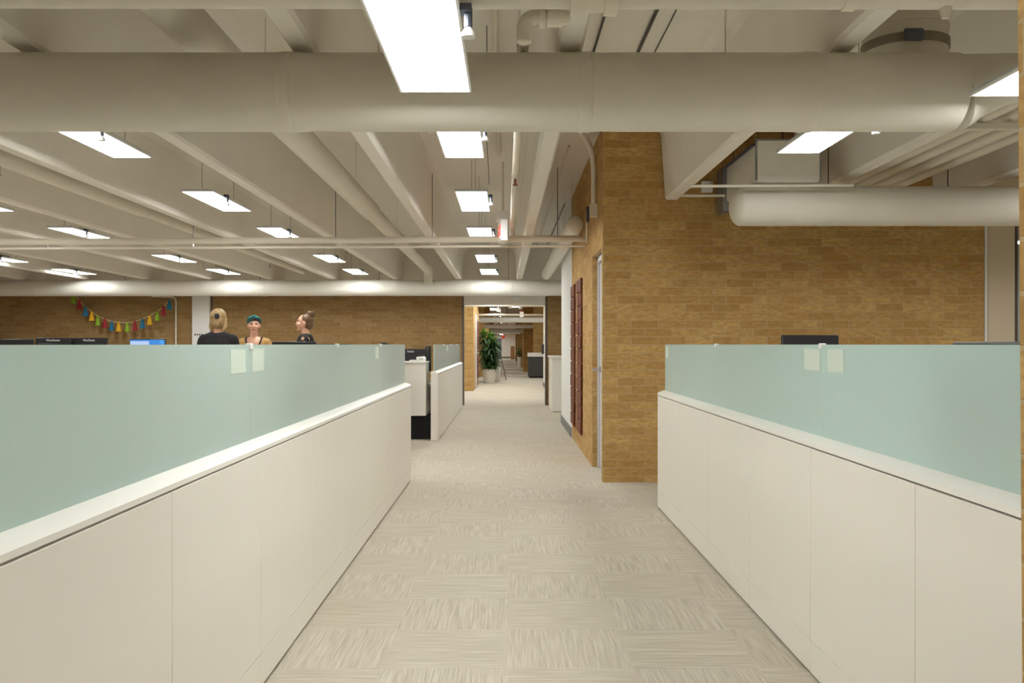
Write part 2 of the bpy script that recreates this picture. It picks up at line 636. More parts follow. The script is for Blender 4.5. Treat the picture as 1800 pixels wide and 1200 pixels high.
struct('wall_hall_left', MB().box(-5.2, -.98, 36, 36.3, 0, 3.3), 'brick_facing_y', 'brick wall behind the potted plants', 'wall')
for i, (x0, x1, y) in enumerate([(.69, .9, 42.7), (.66, .95, 51), (.58, .9, 60), (.54, .9, 70)]):
    struct('wall_pier_%s' % ('near', 'second', 'third', 'far')[i], MB().box(x0, x1 + .6, y, y + 1.2, 0, 3.2), 'brick_facing_y',
           ('nearest', 'second', 'third', 'farthest')[i] + ' brick pier along the far hall', 'wall')
for i, y in enumerate((44, 57)):
    struct('wall_pier_%s' % ('left', 'left_far')[i], MB().box(-1.8, -.95, y, y + 1.2, 0, 3.2), 'brick_facing_y', None, 'wall')
struct('wall_hall_lane', MB().box(1.6, 1.8, 36.3, 84, 0, 3.3), 'brick_facing_x')
struct('wall_hall_lane_left', MB().box(-2, -1.8, 36.3, 84, 0, 3.3), 'brick_facing_x')
e = struct('wall_end', MB().box(-2, 1.8, 83.8, 84, 0, 3.2), 'wall_white', 'white wall at the far end of the hall', 'wall')
struct('baseboard_end', MB().box(-2, 1.8, 83.77, 83.799, 0, .15), 'grey_base')

# white pilaster on the far wall with small marks
m = MB(); a = P(337.5, 600, FW - .1); b = P(368, 600, FW - .1)
m.box(a.x, b.x, FW - .1, FW - .002, 0, 2.5, .004)
pl = struct('trim_3', m, 'wall_white', 'white flat column on the far brick wall', 'trim')
m = MB()
for k in range(4):
    q = P(343 + 4 * k, 588, FW - .1)
    m.box(q.x - .013, q.x + .013, FW - .104, FW - .099, q.z - .018, q.z + .018)
m.build('lettering', 'charcoal', pl)
struct('trim_4', MB().box(b.x + .002, b.x + .03, FW - .03, FW - .001, 0, 2.5), 'dark_edge', 'dark gap beside the white flat column', 'trim')

# ------------------------------------------------------------------ ceiling lights
LW, LL = .28, 1.22


def make_light():
    t = thing('ceiling_light', 'x', 'ceiling light', (0, 0, 0), 0, 'suspended linear ceiling lights')
    m = MB(); w, l = LW / 2 + .012, LL / 2 + .012
    m.box(-w, w, -l, l, .004, .022, .003)
    m.box(-w, -w + .01, -l, l, -.006, .022, .002); m.box(w - .01, w, -l, l, -.006, .022, .002)
    m.box(-w, w, -l, -l + .01, -.006, .022, .002); m.box(-w, w, l - .01, l, -.006, .022, .002)
    m.build('housing', 'fixture_white', t)
    MB().box(-LW / 2, LW / 2, -LL / 2, LL / 2, -.004, .003).build('lens', 'lamp_lens', t, smooth=False)
    MB().box(-.06, .06, -.2, .2, .023, .055, .004).build('driver_box', 'bracket_grey', t)
    m = MB()
    m.box(LW / 2 + .0125, LW / 2 + .05, -LL / 2 + .28, -LL / 2 + .34, -.005, .02, .003)
    m.tube([(LW / 2 + .038, -LL / 2 + .31, .01), (LW / 2 + .038, -LL / 2 + .31, -.05)], .014, 10)
    s = m.build('sensor', 'bracket_grey', t)
    m = MB(); m.lathe([(.010, -.085), (.024, -.082), (.024, -.07), (.010, -.05)], (LW / 2 + .038, -LL / 2 + .31, 0), 16)
    m.build('sensor_head', 'fixture_white', s)
    for y in (-LL / 2 + .12, LL / 2 - .12):
        m = MB(); m.tube([(0, y, .03), (0, y, SLAB - 1.44)], .0022, 6)
        m.build('hanger_wire', 'wire', t)
    return t


proto = make_light()
first = [True]
ORD = ['nearest', 'second', 'third', 'fourth', 'fifth', 'sixth', 'seventh', 'eighth', 'ninth', 'tenth', 'eleventh', 'twelfth', 'thirteenth', 'fourteenth', 'fifteenth', 'sixteenth']


def place_light(x, y, h, label):
    q = CP(x, y, h)
    if first[0]:
        first[0] = False
        proto.location = q; proto['label'] = label
    else:
        dup(proto, q, 0, label)


YS = [6.27, 8.98, 11.5, 14.7, 17.25]
rows = [(-.305, 'over the aisle'), (-2.82, 'first row left of aisle'),
        (-5.32, 'second row left of aisle'), (-8.15, 'third row left of aisle')]
place_light(-.294, 3.24, 1.085, 'big nearest ceiling light hanging in front of the wrapped duct')
for x, where in rows:
    for i, y in enumerate(YS):
        place_light(x, y, 1.44, 'lit rectangular light %s, %s behind the wrapped duct' % (where, ORD[i]))
for x, nm in ((-5.32, 'second'),):
    place_light(x, 3.2, 1.25, 'lit rectangular light on the camera side of the duct, %s row left' % nm)
for x in (-.305, -2.82, -5.32, 2.1):  # the right-hand one is added to brighten the brick core
    place_light(x, .2, 1.3, 'lit rectangular light above the camera at %s' % {-.305: 'the aisle', -2.82: 'the first left row', -5.32: 'the second left row', 2.1: 'the right, added to brighten the brick core'}[x])
place_light(2.16, 3.32, 1.09, 'lit light at the right frame edge, cut by the brick pillar')
place_light(2.06, 5.78, 1.37, 'lit light in front of the white air box on the right')
place_light(4.7, 3.32, 1.3, 'lit rectangular light over the far right cubicles, camera side')
place_light(2.1, 7.2, 1.9, 'x') if 0 else None
place_light(4.7, .2, 1.3, 'unseen light added to brighten the brick core, far right, behind the camera')  # this and the next are out of view, added to brighten the core
place_light(4.7, 6.4, 1.3, 'unseen light added to brighten the brick core, near the beige column')
place_light(6.72, 11.4, 1.37, 'lit light seen through the glass partition on the right')
for i, y in enumerate((20.7, 22.3, 24, 25.7, 29.3, 34.2, 38, 43, 48.5, 54, 60, 66, 72, 77, 79.5, 81.6)):  # mostly hidden lights, packed in to brighten the hall
    place_light(-.32, y, 1.4 if y < 28 else 1.24 if y < 60 else 1.2, 'lit light of the hall row, some added for brightness, %s one from the opening' % ORD[i])
for x, y, nm in ((-3.0, 21.5, 'left of the brick core'), (-3.0, 24, 'left, close to the brick core'), (.35, 31.2, 'right of the aisle row'), (-.3, 27.4, 'just behind the pipe of the plant'), (3, 32, 'over the dark cabinet side'), (-3, 32.5, 'left behind the brick core')):  # hidden side lights, added to brighten the hall
    place_light(x, y, 1.42 if abs(x) < 1 else 1.3, 'unseen light added to brighten the next hall, %s' % nm)

# ------------------------------------------------------------------ ducts and pipes


def wrapped_duct(name, label, axis_pts, r, mat='duct_wrap', seams=(), seg=40, re=False, rs=False, cat='duct', step=.06, wob=.004, hang=False):
    """insulated round duct along X with wrinkled joints"""
    (x0, y, z), (x1, _, z1) = axis_pts
    root = thing(name, label, cat, (x0, y, z))
    n = max(4, int((x1 - x0) / step))
    pts, rad = [], []
    for i in range(n + 1):
        u = i / n
        x = x0 + (x1 - x0) * u
        k = 1.0
        for s in seams:
            k += .014 * math.exp(-((x - s) / .06) ** 2) - .012 * math.exp(-((x - s - .09) / .03) ** 2)
        pts.append((x, y, z + (z1 - z) * u)); rad.append(r * k)
    MB((x0, y, z)).tube(pts, rad, seg, round_end=re, round_start=rs, wob=wob).build('insulation', mat, root, angle=70)
    for s in seams:
        m = MB((x0, y, z)); zz = z + (z1 - z) * (s - x0) / (x1 - x0)
        m.tube([(s - .035, y, zz), (s - .018, y, zz), (s, y, zz), (s + .016, y, zz), (s + .03, y, zz)],
               [r * 1.004, r * 1.03, r * 1.012, r * 1.034, r * 1.004], seg, caps=True, wob=.022)
        m.build('joint_band', mat, root, angle=70)
    if hang:
        m = MB((x0, y, z))
        for u in (.12, .5, .88):
            x = x0 + (x1 - x0) * u
            m.tube([(x, y, z + r * .9), (x, y, EYE + SLAB - .00375 * y + .01)], .006, 6)
        m.build('hanger_rod', 'wire', root)
    return root


DY, DH, DR = 4.2, 1.161, .177
big = wrapped_duct('wrapped_duct', 'big cloth-wrapped duct crossing the whole ceiling in front',
                   ((-9, DY, EYE + DH), (2.05, DY, EYE + DH)), DR, seams=[(512 - VX) * DY / F, (1027 - VX) * DY / F, (1417 - VX) * DY / F])
m = MB((-9, DY, EYE + DH))
tp = EYE + DH + DR
m.tube([(2.05, DY, tp - DR), (2.09, DY, tp - .165), (2.2, DY, tp - .125), (2.28, DY, tp - .115), (3.6, DY, tp - .115)],
       [DR, .165, .125, .115, .115], 40)
m.build('reducer', 'duct_wrap', big, angle=70)
m = MB((-9, DY, EYE + DH))
for x in (-8, -5.5, -3.05, -.6, 1.0):
    m.tube([(x, DY, tp - .01), (x, DY, EYE + SLAB - .03)], .004, 6)
m.build('hanger_rod', 'pipe_paint', big)

wrapped_duct('far_duct', 'white round duct running along the far brick wall',
             ((-12.9, 18.3, EYE + 1.125), (2.0, 18.3, EYE + 1.135)), .16, 'duct_white',
             seams=[-9.5, -7.1, -4.9, -2.25, -.75, .05])
m = MB((-12.9, 18.3, EYE + 1.125))
for x in (-10.3, -7.7, -5, -2.6, 0):
    m.tube([(x, 18.3, EYE + 1.28), (x, 18.3, EYE + SLAB - .07)], .004, 6)
m.build('hanger_rod', 'wire', [c for c in COL.objects if c.name.startswith('far_duct')][0])

# duct on the right in front of the core, with its bulging soft end
rd = wrapped_duct('bulging_duct', 'white soft duct with rounded end in front of the brick core',
                  ((1.86, 7.3, EYE + 1.107), (6.5, 7.3, EYE + 1.107)), .158, 'duct_wrap', seams=[4.35], rs=True, step=.05, wob=.012)
m = MB((1.86, 7.3, EYE + 1.107))
for x in (2.62, 3.6, 5):
    m.tube([(x, 7.46, EYE + 1.15), (x, 7.46, EYE + SLAB - .04)], .004, 6)
m.build('hanger_rod', 'wire', rd)

# air box above it
ab = thing('air_box', 'white sheet metal air box hanging above the bulging duct', 'air box', (2.2, 7.7, EYE + 1.28))
m = MB((2.2, 7.7, EYE + 1.28)); m.box(1.965, 2.47, 7.2, 8.25, EYE + 1.282, EYE + 1.62, .025, seg=3)
m.build('casing', 'duct_white', ab)
m = MB((2.2, 7.7, EYE + 1.28)); m.box(1.958, 2.476, 7.21, 7.235, EYE + 1.3, EYE + 1.628, .004)
m.build('front_frame', 'grey_metal', ab)
m = MB((2.2, 7.7, EYE + 1.28)); m.box(1.94, 1.963, 7.25, 8.2, EYE + 1.58, EYE + 1.6, .003)
m.build('side_rail', 'bracket_grey', ab)
m = MB((2.2, 7.7, EYE + 1.28)); m.box(1.93, 2.0, 8.2, 8.44, EYE + 1.2, EYE + 1.6, .004)
m.build('collar', 'grey_metal', ab)
m = MB((2.2, 7.7, EYE + 1.28))
for x in (2.0, 2.44):
    for y in (7.3, 8.1):
        m.tube([(x, y, EYE + 1.61), (x, y, EYE + SLAB - .04)], .004, 6)
m.build('hanger_rod', 'wire', ab)


def pipe(name, label, pts, r, mat='pipe_paint', cat='pipe', seg=12, group=None, **kw):
    o = MB(pts[0]).tube(pts, r, seg, **kw).build(name, mat, angle=50)
    if name == 'hall_pipe':
        m = MB(pts[0])
        for u in (.25, .75):
            p = Vector(pts[0]).lerp(Vector(pts[1]), u); m.tube([p, (p.x, p.y, EYE + SLAB - .00375 * p.y + .01)], .006, 6)
        m.build('hanger_rod', 'pipe_paint', o)
    return tag(o, label, cat, group)


def bend(a, b, c, r=.08, n=6):
    a, b, c = Vector(a), Vector(b), Vector(c)
    u, v = (a - b).normalized(), (c - b).normalized()
    p, q = b + u * r, b + v * r
    return [p * (1 - t) ** 2 + b * 2 * t * (1 - t) + q * t * t for t in [i / n for i in range(n + 1)]]


# pipe across the aisle, from the core wall to the left
a0 = Vector((CX0 + .02, 10.4, EYE + 1.205)); a1 = P(-240, 426.5, 10.4)
cp = thing('cross_pipe', 'white sprinkler main crossing the aisle from the brick core', 'pipe', a0)
MB(a0).tube([a0, a1], .037, 16).build('pipe_run', 'pipe_paint', cp, angle=60)
for px in (340, 590, 760, 980):
    q = P(px, 420, 10.4); zz = a0.z + (a1.z - a0.z) * (q.x - a0.x) / (a1.x - a0.x)
    MB(a0).tube([(q.x, 10.4, zz + .03), (q.x, 10.4, EYE + SLAB - .05)], .006, 6).build('hanger_rod', 'grey_metal', cp)
for px in (85, 340):
    q = P(px, 425, 10.4); zz = a0.z + (a1.z - a0.z) * (q.x - a0.x) / (a1.x - a0.x)
    m = MB(a0); m.tube([(q.x, 10.4, zz - .03), (q.x, 10.4, zz - .07)], .012, 8); m.lathe([(.022, -.078), (.022, -.07)], (q.x, 10.4, zz), 10)
    m.build('sprinkler_head', 'steel', cp)
pipe('thin_conduit', 'thin white conduit just below the crossing sprinkler main', [(CX0 + .02, 10.3, EYE + 1.112), P(-240, 438, 10.3)], .014, cat='conduit')

# sprinkler branch over the aisle with elbow into the main
s0 = CP(.085, -3.5, 1.385)
sp = thing('sprinkler_branch', 'white sprinkler pipe along the aisle ceiling ending in an elbow', 'pipe', s0)
e1 = CP(.085, 10.4, 1.385)
MB(s0).tube([s0, *bend(s0, e1, (e1.x, e1.y, a0.z), .075), (e1.x, e1.y, a0.z + .02)], .026, 14).build('pipe_run', 'pipe_paint', sp, angle=60)
for y in (7.3, 4.9, 2.4):
    m = MB(s0); q = CP(.085, y, 1.385)
    m.tube([(q.x, y - .03, q.z), (q.x, y + .03, q.z)], .033, 14)
    fit = m.build('coupling', 'pipe_paint', sp, angle=60)
    m = MB(s0); m.tube([(q.x, y, q.z - .02), (q.x, y, q.z - .075)], .01, 8); m.lathe([(.02, -.085), (.02, -.077)], (q.x, y, q.z), 10)
    m.build('sprinkler_head', 'red_tile' if y > 7 else 'steel', fit)
for y in (3, 6, 9):
    q = CP(.085, y, 1.4); MB(s0).tube([q, (q.x, y, EYE + SLAB - .02)], .004, 6).build('hanger_rod', 'wire', sp)

# top cross pipe nearest the camera with its saddle fitting
t0 = Vector((-5, 3.0, EYE + 1.175)); t1 = Vector((4.5, 3.0, EYE + 1.163))
tpipe = thing('near_cross_pipe', 'beige pipe crossing along the very top of the view', 'pipe', t0)
MB(t0).tube([t0, t1], .062, 18).build('pipe_run', 'duct_wrap', tpipe, angle=60)
m = MB(t0)
for x in (.225, .335):
    m.tube([(x - .022, 3, EYE + 1.17), (x + .022, 3, EYE + 1.17)], .085, 20)
m.tube([(.23, 3, EYE + 1.17), (.33, 3, EYE + 1.17)], .075, 20)
m.build('saddle', 'pipe_paint', tpipe)
m = MB(t0); m.lathe([(.0, -.098), (.012, -.096), (.022, -.06)], (1.44, 3, EYE + 1.17), 12); m.build('plug', 'pipe_paint', tpipe)
MB(t0).tube([(1.1, 3, EYE + 1.168), (1.14, 3, EYE + 1.168)], .069, 18).build('coupling', 'pipe_paint', tpipe)
m = MB(t0)
for x in (-3, -.9, .28, 1.7, 3.4):
    m.tube([(x, 3, EYE + 1.2), (x, 3, EYE + SLAB - .01)], .005, 6)
m.build('hanger_rod', 'pipe_paint', tpipe)
# elbow fitting beside the near joist
q0 = P(1000, 30, 3.55)
fit = thing('elbow_pipe', 'short insulated pipe with elbow beside the joist, above the duct', 'pipe', q0)
a, b, c = P(1002, 31, 3.55), P(921, 31, 3.55), P(921, 72, 3.55)
MB(q0).tube([a, *bend(a, b, c, .05), c], .03, 14, round_end=True).build('pipe_run', 'pipe_paint', fit, angle=60)
m = MB(q0); p = P(953, 31, 3.55); m.tube([p - Vector((.012, 0, 0)), p + Vector((.012, 0, 0))], .042, 16)
m.build('joint_band', 'pipe_paint', fit)
m = MB(q0); p = P(975, 31, 3.55); m.tube([p - Vector((.03, 0, 0)), p + Vector((.03, 0, 0))], .036, 16)
m.build('sleeve', 'pipe_paint', fit)
MB(q0).tube([P(962, 31, 3.55), P(962, 31, 3.55) + Vector((0, 0, .72))], .004, 6).build('hanger_rod', 'wire', fit)


# long ducts inside the joist bays
def long_duct(name, label, X, H, y0, y1, r, ymid, r2, elbow=False, mat='duct_wrap', round_start=False):
    o0 = CP(X, y0, H)
    root = thing(name, label, 'duct', o0)
    n = 14
    MB(o0).tube([CP(X, y0 + (ymid - y0) * i / n, H) for i in range(n + 1)], r, 26, round_end=True, round_start=round_start, wob=.01).build('insulation', mat, root, angle=70)
    pts = [CP(X, ymid - .05 + (y1 - ymid) * i / n, H) for i in range(n + 1)]
    if elbow:
        end = CP(X, y1, H)
        pts = pts[:-1] + bend(pts[-2], end, end - Vector((0, 0, .5)), .2) + [end - Vector((0, 0, .26))]
    MB(o0).tube(pts, r2, 26, wob=.01).build('rear_section', mat, root, angle=70)
    m = MB(o0)
    for k in range(6):
        y = y0 + (y1 - y0) * (k + .5) / 6
        p = CP(X, y, H + r * .8); m.tube([p, (p.x, y, EYE + SLAB - .00375 * y + .01)], .003, 6)
    m.build('hanger_rod', 'pipe_paint', root)
    return root


long_duct('bay_duct', 'round wrapped duct in the first joist bay left of the aisle', -1.5, 1.53, -3, 17.9, .105, 10.2, .088, elbow=True)
long_duct('bay_pipe', 'wrapped pipe in the third joist bay over the left cubicles', -4.0, 1.51, -3, 18.1, .068, 10, .055)
for X, H, ys, nm in ((-4.0, 1.42, (7.2, 15.5), 'wrapped pipe'),):
    for i, y in enumerate(ys):
        p = CP(X, y, 1.44)
        m = MB(p); m.tube([p, p - Vector((0, 0, .07))], .012, 8); m.lathe([(.02, -.08), (.02, -.07)], p, 10)
        tag(m.build('pendent_sprinkler', 'steel'), '%s sprinkler head under the wrapped pipe on the left' % ('nearer', 'farther')[i], 'sprinkler', 'sprinkler heads on the left pipe')
cd = long_duct('core_duct', 'round duct along the brick core with pleated near end', .825, 1.44, 10.62, 17.95, .105, 14.5, .1, mat='duct_white', round_start=True)

# vertical riser above the wrapped duct, strapped
o0 = CP(1.94, 4.5, 1.2)
rs = thing('duct_riser', 'round duct riser with dark strap above the wrapped duct', 'duct', o0)
MB(o0).tube([CP(2.03, 4.62, 1.30), CP(2.03, 4.62, SLAB - .003)], .205, 36, wob=.006).build('insulation', 'duct_wrap', rs, angle=70)
m = MB(o0)
for z, hh in ((1.495, .022),):
    m.tube([CP(2.03, 4.62, z), CP(2.03, 4.62, z + hh * 2)], .211, 36)
m.build('strap', 'strap_grey', rs)
m = MB(o0); p = CP(1.98, 4.62 - .214, 1.515); m.box(p.x - .045, p.x + .045, p.y - .012, p.y + .01, p.z - .03, p.z + .03, .006); m.build('buckle', 'bracket_grey', rs)
MB(o0).tube([CP(2.03, 4.62, 1.6), CP(2.03, 4.62, 1.61)], .209, 36).build('joint_band', 'duct_wrap', rs)

# conduits on the right, pipes on the trapeze
for i in range(4):
    X = 3.03 + .17 * i
    pipe('ceiling_pipe', ('first', 'second', 'third', 'fourth')[i] + ' of the parallel pipes over the right cubicles, from the joist',
         [CP(X, 2.5, 1.47), CP(X, 8.43, 1.47)], (.05, .045, .05, .045)[i], group='parallel pipes over the right cubicles', seg=16)
q = CP(3.3, 5.75, 1.395)
m = MB(q); m.box(q.x - .42, q.x + .45, 5.72, 5.77, q.z - .02, q.z + .02, .003)
tz = m.build('pipe_hanger_bar', 'pipe_paint'); tag(tz, 'flat hanger bar carrying the parallel pipes on the right', 'hanger bar')
m = MB(q)
for x in (q.x - .4, q.x + .43):
    m.tube([(x, 5.745, q.z), (x, 5.745, EYE + SLAB - .02)], .005, 6)
m.build('hanger_rod', 'wire', tz)
pipe('thin_conduit', 'upper thin conduit leading to the bulging duct', [P(1212, 327, 7.02), P(1500, 325.5, 7.02)], .011, cat='conduit')
pipe('thin_conduit', 'lower thin conduit left of the bulging duct', [P(1196, 343.5, 8.0), P(1274, 343.5, 8.0)], .012, cat='conduit')
q = P(1243, 328, 8.42)
jb = MB(q).box(q.x - .05, q.x + .05, 8.405, 8.458, q.z - .05, q.z + .05, .004).build('junction_box', 'fixture_white')
tag(jb, 'white junction box on brick left of the bulging duct', 'junction box')
MB(q).tube([q + Vector((.03, -.02, .03)), q + Vector((.03, -.025, .03))], .005, 6).build('screw', 'wire', jb)

# conduit and box at the core corner above the door
q = P(1050, 370, 8.97)
cb = thing('conduit_box', 'grey box with bent conduit above the side door', 'conduit', q)
m = MB(q); m.box(.80, .874, 8.94, 9.0, q.z - .065, q.z + .065, .004); m.build('box', 'pipe_paint', cb)
m = MB(q); pA = (.84, 8.97, q.z + .06); pB = Vector((.84, 8.97, EYE + 1.9)); pC = Vector((.64, 8.3, EYE + 1.97))
m.tube([pA, *bend(pA, pB, pC, .3, 10), pC, (.62, 7.5, EYE + 1.98)], .026, 14); m.build('conduit', 'pipe_paint', cb, angle=60)
q2 = P(1033, 380, 9.9)
m = MB(q2); m.box(.845, .874, 9.86, 9.94, q2.z - .06, q2.z + .07, .006); m.box(.84, .874, 9.87, 9.93, q2.z + .07, q2.z + .1, .004)
fa = m.build('wall_bell', 'bracket_grey'); tag(fa, 'small dark device on brick between conduit box and round duct', 'device')
m = MB(q2); m.tube([(.853, 9.95, q2.z - .04), (.853, 9.96, q2.z - .28)], .008, 8); m.build('cable', 'rail_white', fa)
pipe('ceiling_conduit', 'thin raceway on the slab right of the aisle', [CP(.66, 9.3, SLAB - .012), CP(.66, 18.8, SLAB - .012)], .014, cat='conduit')
pipe('ceiling_conduit', 'second thin raceway on the slab near the brick core', [CP(.86, 13, SLAB - .014), CP(.86, 18.8, SLAB - .014)], .008, 'wire', cat='conduit')
pipe('ceiling_conduit', 'dark conduit along the slab by the first left joist', [CP(-1.17, -3, SLAB - .012), CP(-1.17, 18.8, SLAB - .012)], .012, 'wire', cat='conduit')
pipe('ceiling_conduit', 'pale conduit on the slab above the exit sign', [CP(-.06, 5.0, SLAB - .02), CP(-.06, 9.7, SLAB - .02)], .02, cat='conduit')
pipe('ceiling_conduit', 'dark conduit across the near slab, right of the near joist', [CP(.62, -2, SLAB - .012), CP(.62, 6.8, SLAB - .012)], .008, 'wire', cat='conduit')
pipe('ceiling_conduit', 'second dark conduit across the near slab', [CP(.93, -2, SLAB - .012), CP(.93, 7.5, SLAB - .012)], .011, 'wire', cat='conduit')
pipe('ceiling_conduit', 'thinnest of the dark lines on the near slab, rightmost', [CP(1.05, -2, SLAB - .006), CP(1.05, 7.5, SLAB - .006)], .004, 'wire', cat='conduit')
pipe('hanging_cable', 'loose cable dangling beside the aisle lights', [CP(-.11, 5.6, 1.98), CP(-.12, 6.3, 1.8), CP(-.14, 6.9, 1.62), CP(-.135, 7.7, 1.5), CP(-.14, 8.2, 1.47)], .003, 'wire', cat='cable', seg=8)

# exit sign seen on edge
q = P(884, 372, 10.05)
ex = thing('exit_sign', 'white exit sign hanging edge-on over the aisle', 'sign', q, radians(6))
m = MB(); m.box(-.072, .072, -.11, .11, -.1, -.002, .006); m.build('canopy', 'fixture_white', ex)
m = MB(); m.box(-.036, .036, -.17, .17, -.335, -.102, .006); m.build('sign_panel', 'fixture_white', ex)
for s in (-1, 1):
    text('lettering', 'EXIT', .17, (s * .038, 0, -.22), (s, 0, 0), 'exit_red', ex, .28)
m = MB(); m.tube([(0, 0, -.005), (0, 0, SLAB - 1.47 - .05)], .014, 8); m.build('stem', 'pipe_paint', ex)


# ------------------------------------------------------------------ dividers with frosted glass
def divider(name, label, face, sgn, y0, y1, seams, gseams, patches, endcap=True):
    """face: aisle-side plane X; sgn: direction away from the aisle"""
    root = thing(name, label, 'cubicle divider', (face, y0, 0))
    o = (face, y0, 0)
    T = .095
    X = lambda d0, d1: (min(face + sgn * d0, face + sgn * d1), max(face + sgn * d0, face + sgn * d1))
    edges = [y0] + [s for s in seams if y0 < s < y1] + [y1]
    for a, b in zip(edges, edges[1:]):
        x = X(0, .02)
        MB(o).box(*x, a + .0014, b - .0014, .138, .8785, .002).build('panel', 'panel_white', root)
        MB(o).box(*x, a + .0014, b - .0014, .014, .1362, .0025).build('kick_panel', 'panel_white', root)
    x = X(.022, T - .02)
    MB(o).box(*x, y0 + .01, y1 - .01, .0, .878).build('core_frame', 'grey_base', root)
    x = X(T - .02, T)
    MB(o).box(*x, y0, y1, .014, .878, .002).build('inner_panel', 'panel_white', root)
    if endcap:
        for e0, e1 in ((y1 - .008, y1 + .012), (y0 - .012, y0 + .008)):
            x = X(.001, T - .001)
            MB(o).box(*x, e0, e1, .004, .89, .003).build('end_cap', 'panel_white', root)
    prof = [(0, .885), (0, .9), (.012, .908), (.048, .921), (T - .012, .921), (T, .908), (T, .885)]
    prof = [(face + sgn * d, z) for d, z in prof]
    MB(o).extrude(prof, 'y', y0 - .012, y1 + .012).build('top_rail', 'rail_white', root, angle=20)
    ge = [y0 + .02] + [s for s in gseams if y0 < s < y1] + [y1 - .02]
    for a, b in zip(ge, ge[1:]):
        x = X(.054, .060)
        g = MB(o).box(*x, a + .0015, b - .0015, .9205, 1.279).build('glass_pane', ['frosted_glass', 'glass_edge'], root, smooth=False)
        for p in g.data.polygons:
            p.material_index = 0 if abs(p.normal.x) > .9 else 1
    for s in gseams:
        if not y0 < s < y1:
            continue
        x = X(.046, .068)
        MB(o).box(*x, s - .014, s + .014, 1.262, 1.284, .003).build('glass_clip', 'fixture_white', root)
    for (a, b) in patches:  # pale rectangles laid on the aisle face of the glass
        x = X(.0525, .0539)
        MB(o).box(*x, a, b, 1.176, 1.262).build('pale_patch', 'patch_tone', root)
    return root


divider('office_divider', 'long low divider with frosted glass left of the aisle', -.915, -1, .71, 8.53,
        [.71 + k * .884 - .0 for k in ()] + [1.593, 2.477, 3.36, 4.244, 5.128, 6.012, 6.896, 7.78], [1.66, 3.41, 5.156, 6.9],
        [(3.17, 3.35), (3.44, 3.6), (6.62, 6.78)])
divider('office_divider', 'long low divider with frosted glass right of the aisle', 1.165, 1, 1.72, 7.11,
        [2.61, 3.517, 4.4, 5.318, 6.2], [1.77, 3.546, 5.348],
        [(3.31, 3.475), (3.56, 3.75), (6.93, 7.06)])
divider('office_divider', 'short far divider with frosted glass in front of the far opening', -.935, -1, 12.05, 18.5,
        [13.0, 13.9, 14.8, 15.7, 16.6, 17.5], [13.85, 15.65, 17.4], [(14.6, 14.75)])


# ------------------------------------------------------------------ desks, monitors, chairs
def desk(label, x0, x1, y0, y1, z=.735, legs=True):
    t = thing('desk', label, 'desk', ((x0 + x1) / 2, (y0 + y1) / 2, 0))
    o = ((x0 + x1) / 2, (y0 + y1) / 2, 0)
    MB(o).box(x0, x1, y0, y1, z - .03, z, .004).build('worktop', 'rail_white', t)
    for x in (x0 + .05, x1 - .05):
        for y in (y0 + .05, y1 - .05):
            MB(o).box(x - .025, x + .025, y - .025, y + .025, 0, z - .031, .003).build('leg', 'grey_metal', t)
    return t


def monitor(label, loc, rz, top, w=.5, h=.31, lit=False, logo=False, logo_w=.2):
    """screen faces local -Y; loc is the foot on the desk"""
    x, y, z = loc
    t = thing('monitor', label, 'monitor', loc, rz, 'computer monitors')
    tz = top - z
    MB().box(-w / 2, w / 2, -.02, .012, tz - h, tz, .006).build('bezel', 'black_plastic', t)
    MB().box(-w / 2 + .012, w / 2 - .012, -.0215, -.0195, tz - h + .02, tz - .012).build('screen', 'screen_lit' if lit else 'black_matte', t)
    MB().box(-w / 2 + .05, w / 2 - .05, .012, .04, tz - h + .03, tz - .075, .012).build('back_shell', 'black_plastic', t)
    m = MB(); m.box(-.03, .03, .04, .06, .012, tz - h / 2, .004); m.build('stand', 'black_plastic', t)
    m = MB(); m.box(-.12, .12, -.015, .15, 0, .012, .004); m.build('base', 'black_plastic', t)
    if logo:
        text('logo', 'ViewSonic', .046, (0, .0128, tz - .036), (0, 1, 0), 'logo_grey', t, logo_w)
    return t


def chair(label, loc, rz, top=1.0, headrest=False):
    t = thing('office_chair', label, 'chair', loc, rz, 'black office chairs')
    m = MB(); m.box(-.25, .25, -.25, .23, .44, .51, .03, seg=3); m.build('seat', 'black_cloth', t)
    m = MB(); m.box(-.22, .22, .24, .29, .56, min(top, 1.08), .03, seg=3); m.build('backrest', 'black_cloth', t)
    if headrest:
        m = MB(); m.ball((0, .26, top - .075), (.10, .045, .075)); m.tube([(0, .28, 1.0), (0, .275, top - .08)], .012, 8)
        m.build('headrest', 'black_cloth', t)
    m = MB(); m.tube([(0, 0, .08), (0, 0, .44)], .028, 12); m.tube([(0, .1, .45), (0, .31, .48), (0, .3, .6)], .02, 8); m.build('column', 'black_plastic', t)
    for k in range(5):
        a = 2 * pi * k / 5
        m = MB(); m.tube([(0, 0, .1), (.3 * cos(a), .3 * sin(a), .07)], [.025, .014], 8); l = m.build('leg', 'black_plastic', t)
        m = MB(); m.tube([(.3 * cos(a) - .012, .3 * sin(a), .028), (.3 * cos(a) + .012, .3 * sin(a), .028)], .028, 12); m.build('caster', 'black_matte', l)
    for s in (-1, 1):
        m = MB(); m.tube([(s * .24, 0, .47), (s * .29, 0, .5), (s * .29, .02, .67)], .014, 8); m.box(s * .29 - .035, s * .29 + .035, -.12, .14, .67, .695, .01)
        m.build('armrest', 'black_plastic', t)
    return t


